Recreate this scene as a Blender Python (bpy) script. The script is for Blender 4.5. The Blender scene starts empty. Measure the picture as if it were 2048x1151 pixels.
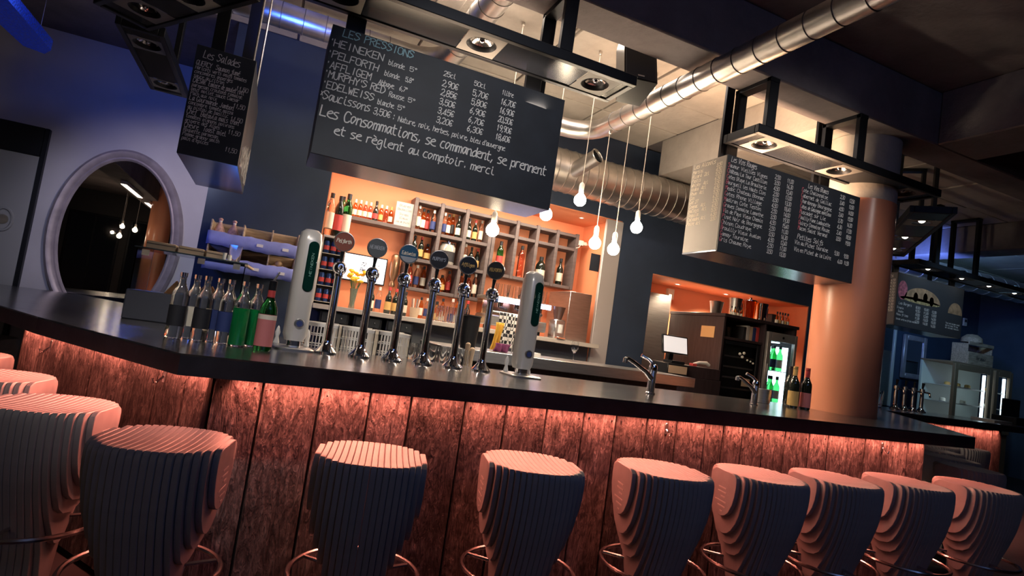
import bpy, bmesh, math, random
from mathutils import Vector, Matrix
random.seed(7)
SC = bpy.context.scene
COL = SC.collection

# ------------------------------------------------------------------ camera
YAW, PITCH, ROLL = math.radians(22.84), math.radians(4.37), math.radians(8.324)
fw = Vector((math.sin(YAW)*math.cos(PITCH), math.cos(YAW)*math.cos(PITCH), math.sin(PITCH)))
r0 = Vector((math.cos(YAW), -math.sin(YAW), 0)); u0 = r0.cross(fw)
rt = r0*math.cos(ROLL) + u0*math.sin(ROLL); up = u0*math.cos(ROLL) - r0*math.sin(ROLL)
cam_d = bpy.data.cameras.new('camera'); cam = bpy.data.objects.new('camera', cam_d); COL.objects.link(cam)
M = Matrix((rt, up, -fw)).transposed().to_4x4(); M.translation = Vector((0, 0, 1.32)); cam.matrix_world = M
cam_d.sensor_fit = 'HORIZONTAL'; cam_d.sensor_width = 36.0; cam_d.lens = 36.0*1164.9/2048
cam_d.clip_start = 0.02; cam_d.clip_end = 100
SC.camera = cam

# ------------------------------------------------------------------ world, exposure
w = bpy.data.worlds.new('night'); SC.world = w; w.use_nodes = True
w.node_tree.nodes['Background'].inputs['Color'].default_value = (0.10, 0.16, 0.42, 1)
w.node_tree.nodes['Background'].inputs['Strength'].default_value = 0.022
SC.view_settings.view_transform = 'Standard'; SC.view_settings.look = 'None'
SC.view_settings.gamma = 1.0; SC.view_settings.use_curve_mapping = False
SC.view_settings.exposure = 0.2

# ------------------------------------------------------------------ large lights
def light(name, kind, loc, energy, color, size=None, size_y=None, target=None, spot=None, blend=0.6, radius=0.05, spread=None):
    d = bpy.data.lights.new(name, kind); d.energy = energy; d.color = color
    if kind == 'AREA':
        d.shape = 'RECTANGLE' if size_y else 'SQUARE'; d.size = size
        if size_y: d.size_y = size_y
        if spread: d.spread = spread
    elif kind == 'SPOT':
        d.spot_size = math.radians(spot); d.spot_blend = blend; d.shadow_soft_size = radius
    else: d.shadow_soft_size = radius
    o = bpy.data.objects.new(name, d); COL.objects.link(o); o.location = loc
    if target is not None:
        o.rotation_euler = (Vector(target)-Vector(loc)).to_track_quat('-Z', 'Y').to_euler()
    return o
WARM = (1.0, 0.74, 0.50); WARM2 = (1.0, 0.62, 0.36); ROSE = (1.0, 0.26, 0.17); BLUE = (0.05, 0.16, 1.0); COOL = (0.24, 0.42, 1.0)
# led strips tucked under the bar overhang
def led(a, b, z, power, back):
    ax, bx = Vector((a[0], a[1], z)), Vector((b[0], b[1], z)); mid = (ax+bx)/2; L = (bx-ax).length
    x = (bx-ax).normalized(); out = Vector((-back[0], -back[1], 0))
    # strip light split into two shaped beams: over the seats, down the planks
    for e, sp, k in ((out*0.92-Vector((0, 0, 0.40)), 112, 0.62), (-out*0.10-Vector((0, 0, 1)), 88, 0.31)):
        o = light('led_strip_light', 'AREA', mid, power*k, ROSE, L, 0.03, spread=math.radians(sp)); zd = -e.normalized()
        o.rotation_euler = Matrix((x, zd.cross(x), zd)).transposed().to_euler()
LED_MAIN = 42
led((-0.05, 2.592), (4.35, 2.592), 0.985, LED_MAIN, (0, 1))
led((-0.145, 2.618), (-1.16, 4.015), 0.985, LED_MAIN*0.42, (0.809, 0.588))
led((7.45, 4.452), (8.95, 4.452), 0.985, LED_MAIN*0.45, (0, 1))
# downlights in the soffit of the two orange niches
light('niche_downlight', 'AREA', (1.9, 5.66, 2.735), 48, (1.0, 0.80, 0.60), 2.6, 0.12, target=(1.9, 6.1, 0))
for x in (4.75, 5.55):
    light('niche_downlight', 'SPOT', (x, 5.85, 2.20), 100, WARM, target=(x, 6.0, 0), spot=130, radius=0.04)
# unseen lamps added inside the hanging boards to light the ceiling
light('ceiling_fill', 'AREA', (0.8, 3.20, 2.62), 9, WARM, 1.1, 0.14, target=(0.9, 3.5, 5))
light('ceiling_fill', 'AREA', (3.3, 3.20, 2.62), 28, WARM2, 1.1, 0.14, target=(3.3, 3.6, 5))
# blue, pale and teal spots added for the glow on the walls; no fixtures
light('blue_glow', 'SPOT', (-1.7, 4.6, 3.2), 34, BLUE, target=(-1.0, 7.2, 2.5), spot=90, blend=1.0, radius=0.15)
light('blue_glow', 'SPOT', (-0.1, 4.0, 2.95), 26, BLUE, target=(-0.05, 5.1, 3.66), spot=85, blend=1.0, radius=0.12)
light('blue_glow', 'SPOT', (-0.9, 4.3, 1.9), 11, BLUE, target=(0.0, 5.6, 1.5), spot=80, radius=0.12)
light('blue_glow', 'SPOT', (-0.28, 4.75, 1.66), 6, (0.03, 0.22, 1.0), target=(-0.42, 4.2, 2.05), spot=90, blend=1.0, radius=0.06)  # added to tint the salad board's underside blue
light('mirror_wash', 'SPOT', (-0.70, 4.9, 2.75), 85, (1.0, 0.88, 0.92), target=(-1.0, 7.2, 1.9), spot=66, blend=1.0, radius=0.12)
light('blue_glow', 'SPOT', (8.4, 5.2, 2.95), 70, (0.14, 0.26, 1.0), target=(9.8, 6.2, 3.9), spot=120, radius=0.15)
light('teal_fill', 'SPOT', (9.2, 4.6, 3.3), 75, (0.35, 0.72, 1.0), target=(11.2, 7.0, 1.6), spot=110, radius=0.15)
light('teal_fill', 'SPOT', (7.6, 3.5, 3.2), 26, (0.55, 0.78, 1.0), target=(7.8, 4.75, 2.4), spot=70, blend=0.8, radius=0.1)  # added to brighten the burger board's front
light('door_wash', 'SPOT', (-1.7, 4.4, 3.1), 45, (0.80, 0.84, 1.0), target=(-2.7, 7.2, 1.5), spot=52, blend=1.0, radius=0.12)  # added fill on the grey door, no lamp there
# cool fill added behind the photographer, not a fixture of the room
light('cool_fill', 'AREA', (1.6, -1.2, 3.5), 13, COOL, 3.0, 1.5, target=(2.0, 2.6, 1.0))
light('bottle_fill', 'SPOT', (-0.3, 0.9, 3.45), 120, (1.0, 0.93, 0.86), target=(-0.15, 3.1, 1.2), spot=40, blend=0.9, radius=0.1)  # added to brighten the bar bottles, has no fixture
light('board_fill', 'SPOT', (0.7, 0.2, 3.45), 110, (1.0, 0.95, 0.90), target=(1.15, 3.0, 2.05), spot=46, blend=0.7, radius=0.12)  # this and the next: added to brighten the chalk boards from the front
light('board_fill', 'SPOT', (3.6, 0.2, 3.45), 85, (1.0, 0.95, 0.90), target=(3.2, 3.0, 2.2), spot=46, blend=0.7, radius=0.12)
light('bar_fill', 'AREA', (1.6, 3.72, 3.60), 36, (1.0, 0.84, 0.70), 2.4, 0.3, target=(1.6, 4.3, 0))  # added soft fill behind the bar, not a visible lamp
light('column_fill', 'SPOT', (3.2, 4.6, 3.0), 70, WARM, target=(4.2, 3.2, 1.5), spot=70, blend=1.0, radius=0.1)  # added to bring out the orange column

# ------------------------------------------------------------------ materials
def nt(m): return m.node_tree.nodes, m.node_tree.links
MATS = {}
def mat(name, color, rough=0.6, metal=0.0, trans=0.0, emit=None, estr=0.0, noise=None, bump=0.0, ior=1.45, alpha=1.0, spec=0.5, rvar=0.0, coat=0.0):
    """principled material; noise = (scale, amount, stretch xyz) varies the colour, bump the relief, rvar the colour per object"""
    if name in MATS: return MATS[name]
    m = bpy.data.materials.new(name); m.use_nodes = True; MATS[name] = m
    N, L = nt(m); p = N['Principled BSDF']
    p.inputs['Base Color'].default_value = (*color, 1); p.inputs['Roughness'].default_value = rough
    p.inputs['Metallic'].default_value = metal; p.inputs['Transmission Weight'].default_value = trans
    p.inputs['IOR'].default_value = ior; p.inputs['Alpha'].default_value = alpha
    p.inputs['Specular IOR Level'].default_value = spec; p.inputs['Coat Weight'].default_value = coat
    if emit: p.inputs['Emission Color'].default_value = (*emit, 1); p.inputs['Emission Strength'].default_value = estr
    if noise or bump:
        sc, amt, st = noise if noise else (20, 0.0, (1, 1, 1))
        tc = N.new('ShaderNodeTexCoord'); mp = N.new('ShaderNodeMapping'); nz = N.new('ShaderNodeTexNoise')
        mp.inputs['Scale'].default_value = st; nz.inputs['Scale'].default_value = sc; nz.inputs['Detail'].default_value = 6
        L.new(tc.outputs['Object'], mp.inputs['Vector']); L.new(mp.outputs['Vector'], nz.inputs['Vector'])
        if amt:
            rp = N.new('ShaderNodeValToRGB'); c = Vector(color)
            rp.color_ramp.elements[0].position = 0.3; rp.color_ramp.elements[1].position = 0.72
            rp.color_ramp.elements[0].color = (*[max(0, v*(1-amt)) for v in c], 1)
            rp.color_ramp.elements[1].color = (*[min(1, v*(1+amt)) for v in c], 1)
            L.new(nz.outputs['Fac'], rp.inputs['Fac']); L.new(rp.outputs['Color'], p.inputs['Base Color'])
        if bump:
            b = N.new('ShaderNodeBump'); b.inputs['Strength'].default_value = bump; b.inputs['Distance'].default_value = 0.01
            L.new(nz.outputs['Fac'], b.inputs['Height']); L.new(b.outputs['Normal'], p.inputs['Normal'])
    return m
def plank_material():
    m = bpy.data.materials.new('weathered_plank'); m.use_nodes = True
    N, L = nt(m); p = N['Principled BSDF']; p.inputs['Roughness'].default_value = 0.72
    tc = N.new('ShaderNodeTexCoord'); oi = N.new('ShaderNodeObjectInfo')
    off = N.new('ShaderNodeVectorMath'); off.operation = 'MULTIPLY_ADD'
    L.new(oi.outputs['Random'], off.inputs[0]); off.inputs[1].default_value = (37, 11, 53); L.new(tc.outputs['Object'], off.inputs[2])
    def noise(scale, st, detail=8, dist=0.0):
        mp = N.new('ShaderNodeMapping'); mp.inputs['Scale'].default_value = st; L.new(off.outputs[0], mp.inputs['Vector'])
        n = N.new('ShaderNodeTexNoise'); n.inputs['Scale'].default_value = scale; n.inputs['Detail'].default_value = detail
        n.inputs['Distortion'].default_value = dist; L.new(mp.outputs['Vector'], n.inputs['Vector']); return n
    grain = noise(7, (6, 6, 1.1), 12, 1.6); blot = noise(4.5, (1.6, 1.6, 1.2), 8, 0.8); fine = noise(45, (3, 3, 0.9), 6, 0.8)
    # knots: distorted rings round sparse voronoi cells
    mp = N.new('ShaderNodeMapping'); mp.inputs['Scale'].default_value = (4.2, 4.2, 1.9); L.new(off.outputs[0], mp.inputs['Vector'])
    vo = N.new('ShaderNodeTexVoronoi'); vo.inputs['Scale'].default_value = 1.0; L.new(mp.outputs['Vector'], vo.inputs['Vector'])
    kr = N.new('ShaderNodeValToRGB'); e = kr.color_ramp.elements; e[0].position = 0.03; e[0].color = (0.10, 0.10, 0.10, 1); e[1].position = 0.16; e[1].color = (1, 1, 1, 1)
    L.new(vo.outputs['Distance'], kr.inputs['Fac'])
    wv = N.new('ShaderNodeMath'); wv.operation = 'SINE'; mu = N.new('ShaderNodeMath'); mu.operation = 'MULTIPLY'; mu.inputs[1].default_value = 60
    L.new(vo.outputs['Distance'], mu.inputs[0]); L.new(mu.outputs[0], wv.inputs[0])
    ramp = N.new('ShaderNodeValToRGB'); e = ramp.color_ramp.elements
    e[0].position = 0.26; e[0].color = (0.075, 0.055, 0.055, 1); e[1].position = 0.74; e[1].color = (0.50, 0.42, 0.39, 1)
    k = ramp.color_ramp.elements.new(0.5); k.color = (0.24, 0.185, 0.175, 1)
    L.new(grain.outputs['Fac'], ramp.inputs['Fac'])
    m1 = N.new('ShaderNodeMixRGB'); m1.blend_type = 'MULTIPLY'; m1.inputs[0].default_value = 0.85
    bl = N.new('ShaderNodeValToRGB'); e = bl.color_ramp.elements; e[0].position = 0.34; e[0].color = (0.28, 0.24, 0.26, 1); e[1].position = 0.62; e[1].color = (1, 1, 1, 1)
    L.new(blot.outputs['Fac'], bl.inputs['Fac']); L.new(ramp.outputs['Color'], m1.inputs[1]); L.new(bl.outputs['Color'], m1.inputs[2])
    m2 = N.new('ShaderNodeMixRGB'); m2.blend_type = 'MULTIPLY'; m2.inputs[0].default_value = 0.8; L.new(m1.outputs[0], m2.inputs[1]); L.new(kr.outputs['Color'], m2.inputs[2])
    hv = N.new('ShaderNodeHueSaturation'); rr = N.new('ShaderNodeMapRange'); rr.inputs['To Min'].default_value = 0.6; rr.inputs['To Max'].default_value = 1.25
    L.new(oi.outputs['Random'], rr.inputs['Value']); L.new(rr.outputs[0], hv.inputs['Value']); L.new(m2.outputs[0], hv.inputs['Color'])
    L.new(hv.outputs['Color'], p.inputs['Base Color'])
    ad = N.new('ShaderNodeMath'); ad.operation = 'ADD'; L.new(grain.outputs['Fac'], ad.inputs[0])
    ad2 = N.new('ShaderNodeMath'); ad2.operation = 'MULTIPLY_ADD'; ad2.inputs[1].default_value = 0.5; L.new(fine.outputs['Fac'], ad2.inputs[0]); L.new(ad.outputs[0], ad2.inputs[2])
    wk = N.new('ShaderNodeMath'); wk.operation = 'MULTIPLY'; wk.inputs[1].default_value = 0.05; L.new(wv.outputs[0], wk.inputs[0]); L.new(wk.outputs[0], ad.inputs[1])
    b = N.new('ShaderNodeBump'); b.inputs['Strength'].default_value = 0.9; b.inputs['Distance'].default_value = 0.016
    L.new(ad2.outputs[0], b.inputs['Height']); L.new(b.outputs['Normal'], p.inputs['Normal'])
    return m
PLANK = plank_material()
def concrete_material(name, c0, c1, lines=True):
    m = bpy.data.materials.new(name); m.use_nodes = True
    N, L = nt(m); p = N['Principled BSDF']; p.inputs['Roughness'].default_value = 0.85
    tc = N.new('ShaderNodeTexCoord'); n = N.new('ShaderNodeTexNoise'); n.inputs['Scale'].default_value = 1.8; n.inputs['Detail'].default_value = 10; n.inputs['Roughness'].default_value = 0.65
    L.new(tc.outputs['Object'], n.inputs['Vector']); rp = N.new('ShaderNodeValToRGB'); e = rp.color_ramp.elements
    e[0].position = 0.3; e[0].color = (*c0, 1); e[1].position = 0.7; e[1].color = (*c1, 1); L.new(n.outputs['Fac'], rp.inputs['Fac']); L.new(rp.outputs['Color'], p.inputs['Base Color'])
    n2 = N.new('ShaderNodeTexNoise'); n2.inputs['Scale'].default_value = 30; n2.inputs['Detail'].default_value = 5; L.new(tc.outputs['Object'], n2.inputs['Vector'])
    b = N.new('ShaderNodeBump'); b.inputs['Strength'].default_value = 0.35; b.inputs['Distance'].default_value = 0.01; L.new(n2.outputs['Fac'], b.inputs['Height']); L.new(b.outputs['Normal'], p.inputs['Normal'])
    return m
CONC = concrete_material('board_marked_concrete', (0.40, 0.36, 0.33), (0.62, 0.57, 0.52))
CONC_D = concrete_material('shaded_concrete', (0.13, 0.11, 0.12), (0.24, 0.21, 0.22))  # same concrete, with the dimness of its unlit faces put into the colour
def glass(name, color, rough=0.03): return mat(name, color, rough, 0, 1.0, ior=1.45)
NAVY = mat('navy_wall_paint', (0.036, 0.056, 0.100), 0.65, noise=(3, 0.15, (1, 1, 1)), bump=0.05)
ORANGE = mat('orange_wall_paint', (0.84, 0.31, 0.16), 0.55, noise=(2, 0.06, (1, 1, 1)))
ORANGE_GLOSS = mat('orange_column_paint', (0.80, 0.31, 0.18), 0.28, noise=(2, 0.05, (1, 1, 1)))
LILAC = mat('pale_wall_paint', (0.52, 0.50, 0.55), 0.7, noise=(1.5, 0.10, (1, 1, 1)), bump=0.05)
BLACKM = mat('black_steel', (0.018, 0.020, 0.026), 0.42, 0.6)
BLACKP = mat('black_board', (0.022, 0.028, 0.040), 0.55, noise=(6, 0.25, (1, 1, 1)))
BOARD_U = mat('board_underside', (0.10, 0.13, 0.19), 0.22, 0.3)
CHALK = mat('chalk_white', (0.92, 0.92, 0.90), 0.9)
CHALK_R = mat('chalk_pink', (0.80, 0.20, 0.24), 0.9)
CHALK_C = mat('chalk_cyan', (0.40, 0.66, 0.74), 0.9)
STEEL = mat('brushed_steel', (0.62, 0.62, 0.62), 0.32, 1.0, noise=(6, 0.12, (1, 1, 14)), bump=0.03)
GALV = mat('galvanised_duct', (0.66, 0.63, 0.60), 0.34, 1.0, noise=(7, 0.18, (1, 1, 1)), bump=0.05)
CHROME = mat('chrome', (0.80, 0.80, 0.82), 0.06, 1.0)
ZINC = mat('dark_zinc_counter', (0.30, 0.295, 0.31), 0.20, 0.9, noise=(3.5, 0.35, (1, 6, 1)), bump=0.04)
EDGE = mat('counter_edge', (0.020, 0.020, 0.028), 0.42, noise=(14, 0.3, (1, 1, 1)), bump=0.15)
STOOLM = mat('stool_board', (0.36, 0.33, 0.33), 0.50, noise=(10, 0.12, (1, 1, 1)))
STOOLC = mat('stool_mark', (0.52, 0.46, 0.44), 0.6)
DARKW = mat('dark_wood', (0.055, 0.045, 0.045), 0.5, noise=(5, 0.3, (8, 8, 1)), bump=0.1)
GREYW = mat('grey_stained_shelf', (0.115, 0.092, 0.092), 0.55, noise=(6, 0.2, (1, 1, 6)), bump=0.05)
CRATEW = mat('crate_wood', (0.42, 0.31, 0.22), 0.75, noise=(9, 0.35, (1, 6, 6)), bump=0.2)
WHITEP = mat('white_plastic', (0.74, 0.72, 0.68), 0.35)
TOWERP = mat('tower_shell', (0.66, 0.62, 0.58), 0.28, 0.15)
BLACKPL = mat('black_plastic', (0.012, 0.013, 0.016), 0.3)
GREENW = mat('dark_green_window', (0.004, 0.030, 0.024), 0.08, coat=0.5)
PAPER = mat('paper', (0.80, 0.77, 0.72), 0.8)
CARD = mat('brown_card', (0.50, 0.38, 0.27), 0.8)
CLEAR = glass('clear_glass', (0.96, 0.97, 0.97))
PANE = mat('pane_glass', (0.9, 0.95, 0.95), 0.02, 0, 1.0, ior=1.1)
GREENG = glass('green_glass', (0.05, 0.38, 0.10))
AMBERG = glass('amber_liquor', (0.80, 0.36, 0.08))
DARKG = mat('dark_bottle', (0.012, 0.016, 0.012), 0.06, coat=0.6)
CREAML = mat('cream_label', (0.76, 0.70, 0.58), 0.7)
REDL = mat('red_label', (0.55, 0.06, 0.06), 0.6)
PINKL = mat('rose_label', (0.62, 0.20, 0.20), 0.6)
BLUEL = mat('navy_label', (0.03, 0.05, 0.18), 0.6)
BLACKL = mat('black_label', (0.02, 0.02, 0.025), 0.6)
GOLDL = mat('ochre_label', (0.62, 0.40, 0.14), 0.6)
GREENLIQ = mat('green_syrup', (0.01, 0.36, 0.10), 0.15, coat=0.5)
BULB = mat('lit_bulb', (1, 0.9, 0.75), 0.3, emit=(1.0, 0.80, 0.55), estr=130)
LEDW = mat('cold_led_panel', (0.9, 0.95, 1.0), 0.4, emit=(0.72, 0.90, 1.0), estr=2.6)
LEDV = mat('violet_led_bar', (0.8, 0.8, 1.0), 0.4, emit=(0.62, 0.60, 1.0), estr=7)
SCREEN = mat('lit_screen', (0.9, 0.9, 1.0), 0.3, emit=(0.86, 0.90, 1.0), estr=1.1)
LAMPW = mat('lit_spot_lens', (1, 0.95, 0.85), 0.3, emit=(1.0, 0.90, 0.74), estr=9)
MIRROR = mat('mirror_glass', (0.86, 0.86, 0.88), 0.01, 1.0)
MIRFR = mat('silver_painted_frame', (0.44, 0.38, 0.42), 0.38, 0.35, noise=(8, 0.2, (1, 1, 1)))
BLUECLOTH = mat('blue_cloth', (0.26, 0.29, 0.62), 0.8, noise=(7, 0.2, (1, 1, 1)), bump=0.15)
REFLECTOR = mat('spot_reflector', (0.75, 0.72, 0.70), 0.15, 1.0)
SPOTPLATE = mat('spot_plate', (0.17, 0.16, 0.155), 0.6)

# ------------------------------------------------------------------ geometry helpers
class MB:
    def __init__(s): s.v, s.f = [], []
    def add(s, vs, fs):
        o = len(s.v); s.v += [tuple(v) for v in vs]; s.f += [tuple(i+o for i in f) for f in fs]; return s
    def box(s, x0, x1, y0, y1, z0, z1):
        return s.add([(x0,y0,z0),(x1,y0,z0),(x1,y1,z0),(x0,y1,z0),(x0,y0,z1),(x1,y0,z1),(x1,y1,z1),(x0,y1,z1)],
                     [(0,3,2,1),(4,5,6,7),(0,1,5,4),(1,2,6,5),(2,3,7,6),(3,0,4,7)])
    def bbox(s, x0, x1, y0, y1, z0, z1, b=0.004):
        bm = bmesh.new(); bmesh.ops.create_cube(bm, size=1)
        for v in bm.verts: v.co = Vector(((x0+x1)/2+v.co.x*(x1-x0), (y0+y1)/2+v.co.y*(y1-y0), (z0+z1)/2+v.co.z*(z1-z0)))
        bmesh.ops.bevel(bm, geom=bm.edges[:], offset=min(b, 0.45*min(x1-x0, y1-y0, z1-z0)), segments=1, affect='EDGES')
        bm.verts.index_update(); s.add([v.co for v in bm.verts], [[v.index for v in f.verts] for f in bm.faces]); bm.free(); return s
    def prism(s, poly, z0, z1):
        n = len(poly)
        return s.add([(x, y, z0) for x, y in poly]+[(x, y, z1) for x, y in poly],
                     [tuple(range(n))[::-1], tuple(range(n, 2*n))]+[(i, (i+1) % n, n+(i+1) % n, n+i) for i in range(n)])
    def cyl(s, p0, p1, r0, r1=None, n=16, caps=True):
        r1 = r0 if r1 is None else r1; p0, p1 = Vector(p0), Vector(p1); d = (p1-p0).normalized()
        a = d.orthogonal().normalized(); b = d.cross(a)
        vs = []
        for p, r in ((p0, r0), (p1, r1)):
            vs += [p+(a*math.cos(2*math.pi*i/n)+b*math.sin(2*math.pi*i/n))*r for i in range(n)]
        fs = [(i, (i+1) % n, n+(i+1) % n, n+i) for i in range(n)]
        if caps: fs += [tuple(range(n))[::-1], tuple(range(n, 2*n))]
        return s.add(vs, fs)
    def lathe(s, prof, c=(0, 0, 0), n=16, caps=True):
        vs, fs = [], []
        for r, z in prof: vs += [(c[0]+r*math.cos(2*math.pi*i/n), c[1]+r*math.sin(2*math.pi*i/n), c[2]+z) for i in range(n)]
        for k in range(len(prof)-1):
            fs += [(k*n+i, k*n+(i+1) % n, (k+1)*n+(i+1) % n, (k+1)*n+i) for i in range(n)]
        if caps: fs += [tuple(range(n))[::-1], tuple(range((len(prof)-1)*n, len(prof)*n))]
        return s.add(vs, fs)
    def tube(s, pts, r, n=8, closed=False, caps=True):
        P = [Vector(p) for p in pts]; m = len(P); vs, fs = [], []
        R = r if isinstance(r, (list, tuple)) else [r]*m
        prev = None
        for i in range(m):
            d = (P[(i+1) % m]-P[i-1]) if closed else (P[min(i+1, m-1)]-P[max(i-1, 0)])
            d.normalize()
            a = d.orthogonal().normalized() if prev is None else (prev-d*prev.dot(d)).normalized()
            prev = a; b = d.cross(a)
            vs += [P[i]+(a*math.cos(2*math.pi*k/n)+b*math.sin(2*math.pi*k/n))*R[i] for k in range(n)]
        for i in range(m if closed else m-1):
            j = (i+1) % m
            fs += [(i*n+k, i*n+(k+1) % n, j*n+(k+1) % n, j*n+k) for k in range(n)]
        if caps and not closed: fs += [tuple(range(n))[::-1], tuple(range((m-1)*n, m*n))]
        return s.add(vs, fs)
    def sphere(s, c, r, n=16, m=10, sz=1.0):
        return s.lathe([(max(1e-4, r*math.sin(math.pi*k/m)), -r*sz*math.cos(math.pi*k/m)) for k in range(m+1)], c, n, False)
    def xform(s, mt): s.v = [tuple(mt @ Vector(v)) for v in s.v]; return s
    def mesh(s, name, m, smooth=True):
        me = bpy.data.meshes.new(name); me.from_pydata(s.v, [], s.f); me.validate(); me.update()
        if smooth:
            me.polygons.foreach_set('use_smooth', [True]*len(me.polygons)); me.set_sharp_from_angle(angle=math.radians(38))
        if m: me.materials.append(m)
        return me
    def build(s, name, m, parent=None, smooth=True):
        return place(s.mesh(name, m, smooth), name, parent)
def place(me, name, parent=None, loc=(0, 0, 0), rz=0.0):
    o = bpy.data.objects.new(name, me); COL.objects.link(o); o.location = loc; o.rotation_euler = (0, 0, rz)
    if parent: o.parent = parent
    return o
def tag(o, label, cat, group=None, kind=None):
    if label: o['label'] = label
    if cat: o['category'] = cat
    if group: o['group'] = group
    if kind: o['kind'] = kind
    return o
def thing(name, label, cat, loc=(0, 0, 0), rz=0.0, group=None):
    o = bpy.data.objects.new(name, None); o.empty_display_size = 0.05; COL.objects.link(o); o.location = loc; o.rotation_euler = (0, 0, rz)
    return tag(o, label, cat, group)
def struct(o): o['kind'] = 'structure'; return o
def dup(root, loc, rz=None, label=None, group=None):
    r = root.copy(); COL.objects.link(r); r.location = loc
    if rz is not None: r.rotation_euler = (0, 0, rz)
    if label: r['label'] = label
    if group: r['group'] = group
    def rec(a, b):
        for ch in list(a.children):
            c = ch.copy(); COL.objects.link(c); c.parent = b; rec(ch, c)
    rec(root, r); return r
def ordn(i): return ['first', 'second', 'third', 'fourth', 'fifth', 'sixth', 'seventh', 'eighth', 'ninth', 'tenth', 'eleventh', 'twelfth'][i]

# ------------------------------------------------------------------ single-stroke chalk handwriting
GL = {'A':'00 26 40|12 32','B':'00 06|~06 36 44 33 03|~03 33 42 31 20 00','C':'~45 36 16 04 02 10 30 41','D':'00 06|~06 26 44 42 20 00','E':'46 06 00 40|03 33','F':'46 06 00|03 33',
'G':'~45 36 16 04 02 10 30 42|42 22','H':'00 06|40 46|03 43','I':'20 26','J':'~36 32 20 01','K':'00 06|46 03 40','L':'06 00 40','M':'00 06 23 46 40','N':'00 06 40 46','O':'~26 05 03 01 20 41 43 45 26',
'P':'00 06|~06 36 45 34 03','Q':'~26 05 03 01 20 41 43 45 26|22 40','R':'00 06|~06 36 45 34 03|23 40','S':'~45 36 16 05 14 33 42 31 10 01','T':'06 46|26 20','U':'~06 02 10 30 42 46','V':'06 20 46','W':'06 10 24 30 46','X':'06 40|00 46','Y':'06 23 46|23 20','Z':'06 46 00 40',
'a':'~34 14 02 10 21 34|~34 31 40','b':'06 00|~03 24 33 31 20 01','c':'~34 14 02 01 10 30','d':'~33 24 02 10 31 33|36 31 40','e':'~02 33 24 03 01 20 40','f':'~46 36 25 20 1n|04 34','g':'~34 14 02 11 33|~34 3n 1n 0m','h':'06 00|~03 24 33 30','i':'~14 11 20 30|15 16','j':'~24 2m 0n|25 26','k':'06 00|34 02 30','l':'~16 11 20 30',
'm':'04 00|~03 14 23 20|~23 34 43 40','n':'04 00|~03 24 33 30 40','o':'~14 03 01 10 21 33 24 14','p':'04 0n|~03 24 33 31 20 01','q':'~33 24 02 10 31|34 3n','r':'04 00|~03 14 34','s':'~34 14 03 22 31 20 00','t':'~16 11 20 30|04 34','u':'~04 01 10 31|34 31 40','v':'04 20 44','w':'04 10 23 30 44','x':'04 30|00 34','y':'04 21|44 0n','z':'04 34 00 30',
'0':'~26 05 03 01 20 41 43 45 26','1':'14 26 20','2':'~05 16 36 44 22 00|00 40','3':'~05 26 45 33 13|~13 33 42 30 10 01','4':'30 36 01 41','5':'46 06 03|~03 34 42 30 10 01','6':'~36 14 02 10 31 32 23 02','7':'06 46 10','8':'~23 04 16 36 44 23 02 10 30 42 23','9':'~44 23 04 16 36 45 43 20',
'.':'10 11','\u00b7':'12 13',',':'11 0m',"'":'16 14','\u00b0':'~05 16 25 14 05','\u20ac':'~45 26 04 02 20 41|03 33|12 32',':':'10 11|13 14','-':'02 32','!':'26 22|20 21','x_':'04 40|00 44'}
GL['\u00e8'] = GL['e']+'|06 25'; GL['\u00e9'] = GL['e']+'|15 36'; GL['\u00e2'] = GL['a']+'|05 26 45'
def gcoord(t):
    y = t[1]; return (float(t[0]), -1.0 if y == 'm' else -2.0 if y == 'n' else float(y))
def text_mb(lines, seed=1):
    """lines: (text, x0, x1 or None, z, cap height, stroke) -> flat chalk strokes in the local xz plane, facing -y"""
    rd = random.Random(seed); mb = MB(); kq = 0
    for tx, x0, x1, z, cap, st in lines:
        adv = [3.6 if ch == ' ' else 2.4 if ch in '.,\'\u00b7:' else 5.0 if (ch.isupper() or ch.isdigit() or ch == 'm' or ch == 'w') else 4.1 for ch in tx]
        tot = sum(adv); u = cap/6.0; sx = (x1-x0)/tot if x1 else u*0.8; cx = x0
        for ch, ad in zip(tx, adv):
            g = GL.get(ch)
            if g:
                j = rd.uniform(-.18, .18); sl = 0.10+rd.uniform(-.04, .04)
                for s in g.split('|'):
                    sm = s[0] == '~'; pts = [gcoord(t) for t in s.lstrip('~').split()]
                    if sm and len(pts) > 2:
                        q = []
                        for i in range(len(pts)-1):
                            p0, p1, p2, p3 = pts[max(i-1, 0)], pts[i], pts[i+1], pts[min(i+2, len(pts)-1)]
                            for t in (0, .34, .67):
                                q.append(tuple(0.5*((2*b)+(c-a)*t+(2*a-5*b+4*c-d)*t*t+(3*b-a-3*c+d)*t**3) for a, b, c, d in zip(p0, p1, p2, p3)))
                        pts = q+[pts[-1]]
                    P = [(cx+px*sx+(py*u)*sl, z+(py+j)*u) for px, py in pts]
                    for (ax, az), (bx, bz) in zip(P, P[1:]):
                        dx, dz = bx-ax, bz-az; l = math.hypot(dx, dz) or 1e-6; ex, ez = dx/l*st*.5, dz/l*st*.5
                        ax -= ex*.6; az -= ez*.6; bx += ex*.6; bz += ez*.6
                        kq += 1; yo = -4e-5*(kq % 23); mb.add([(ax-ez, yo, az+ex), (ax+ez, yo, az-ex), (bx+ez, yo, bz-ex), (bx-ez, yo, bz+ex)], [(0, 1, 2, 3)])
            cx += ad*sx
    return mb
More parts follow.
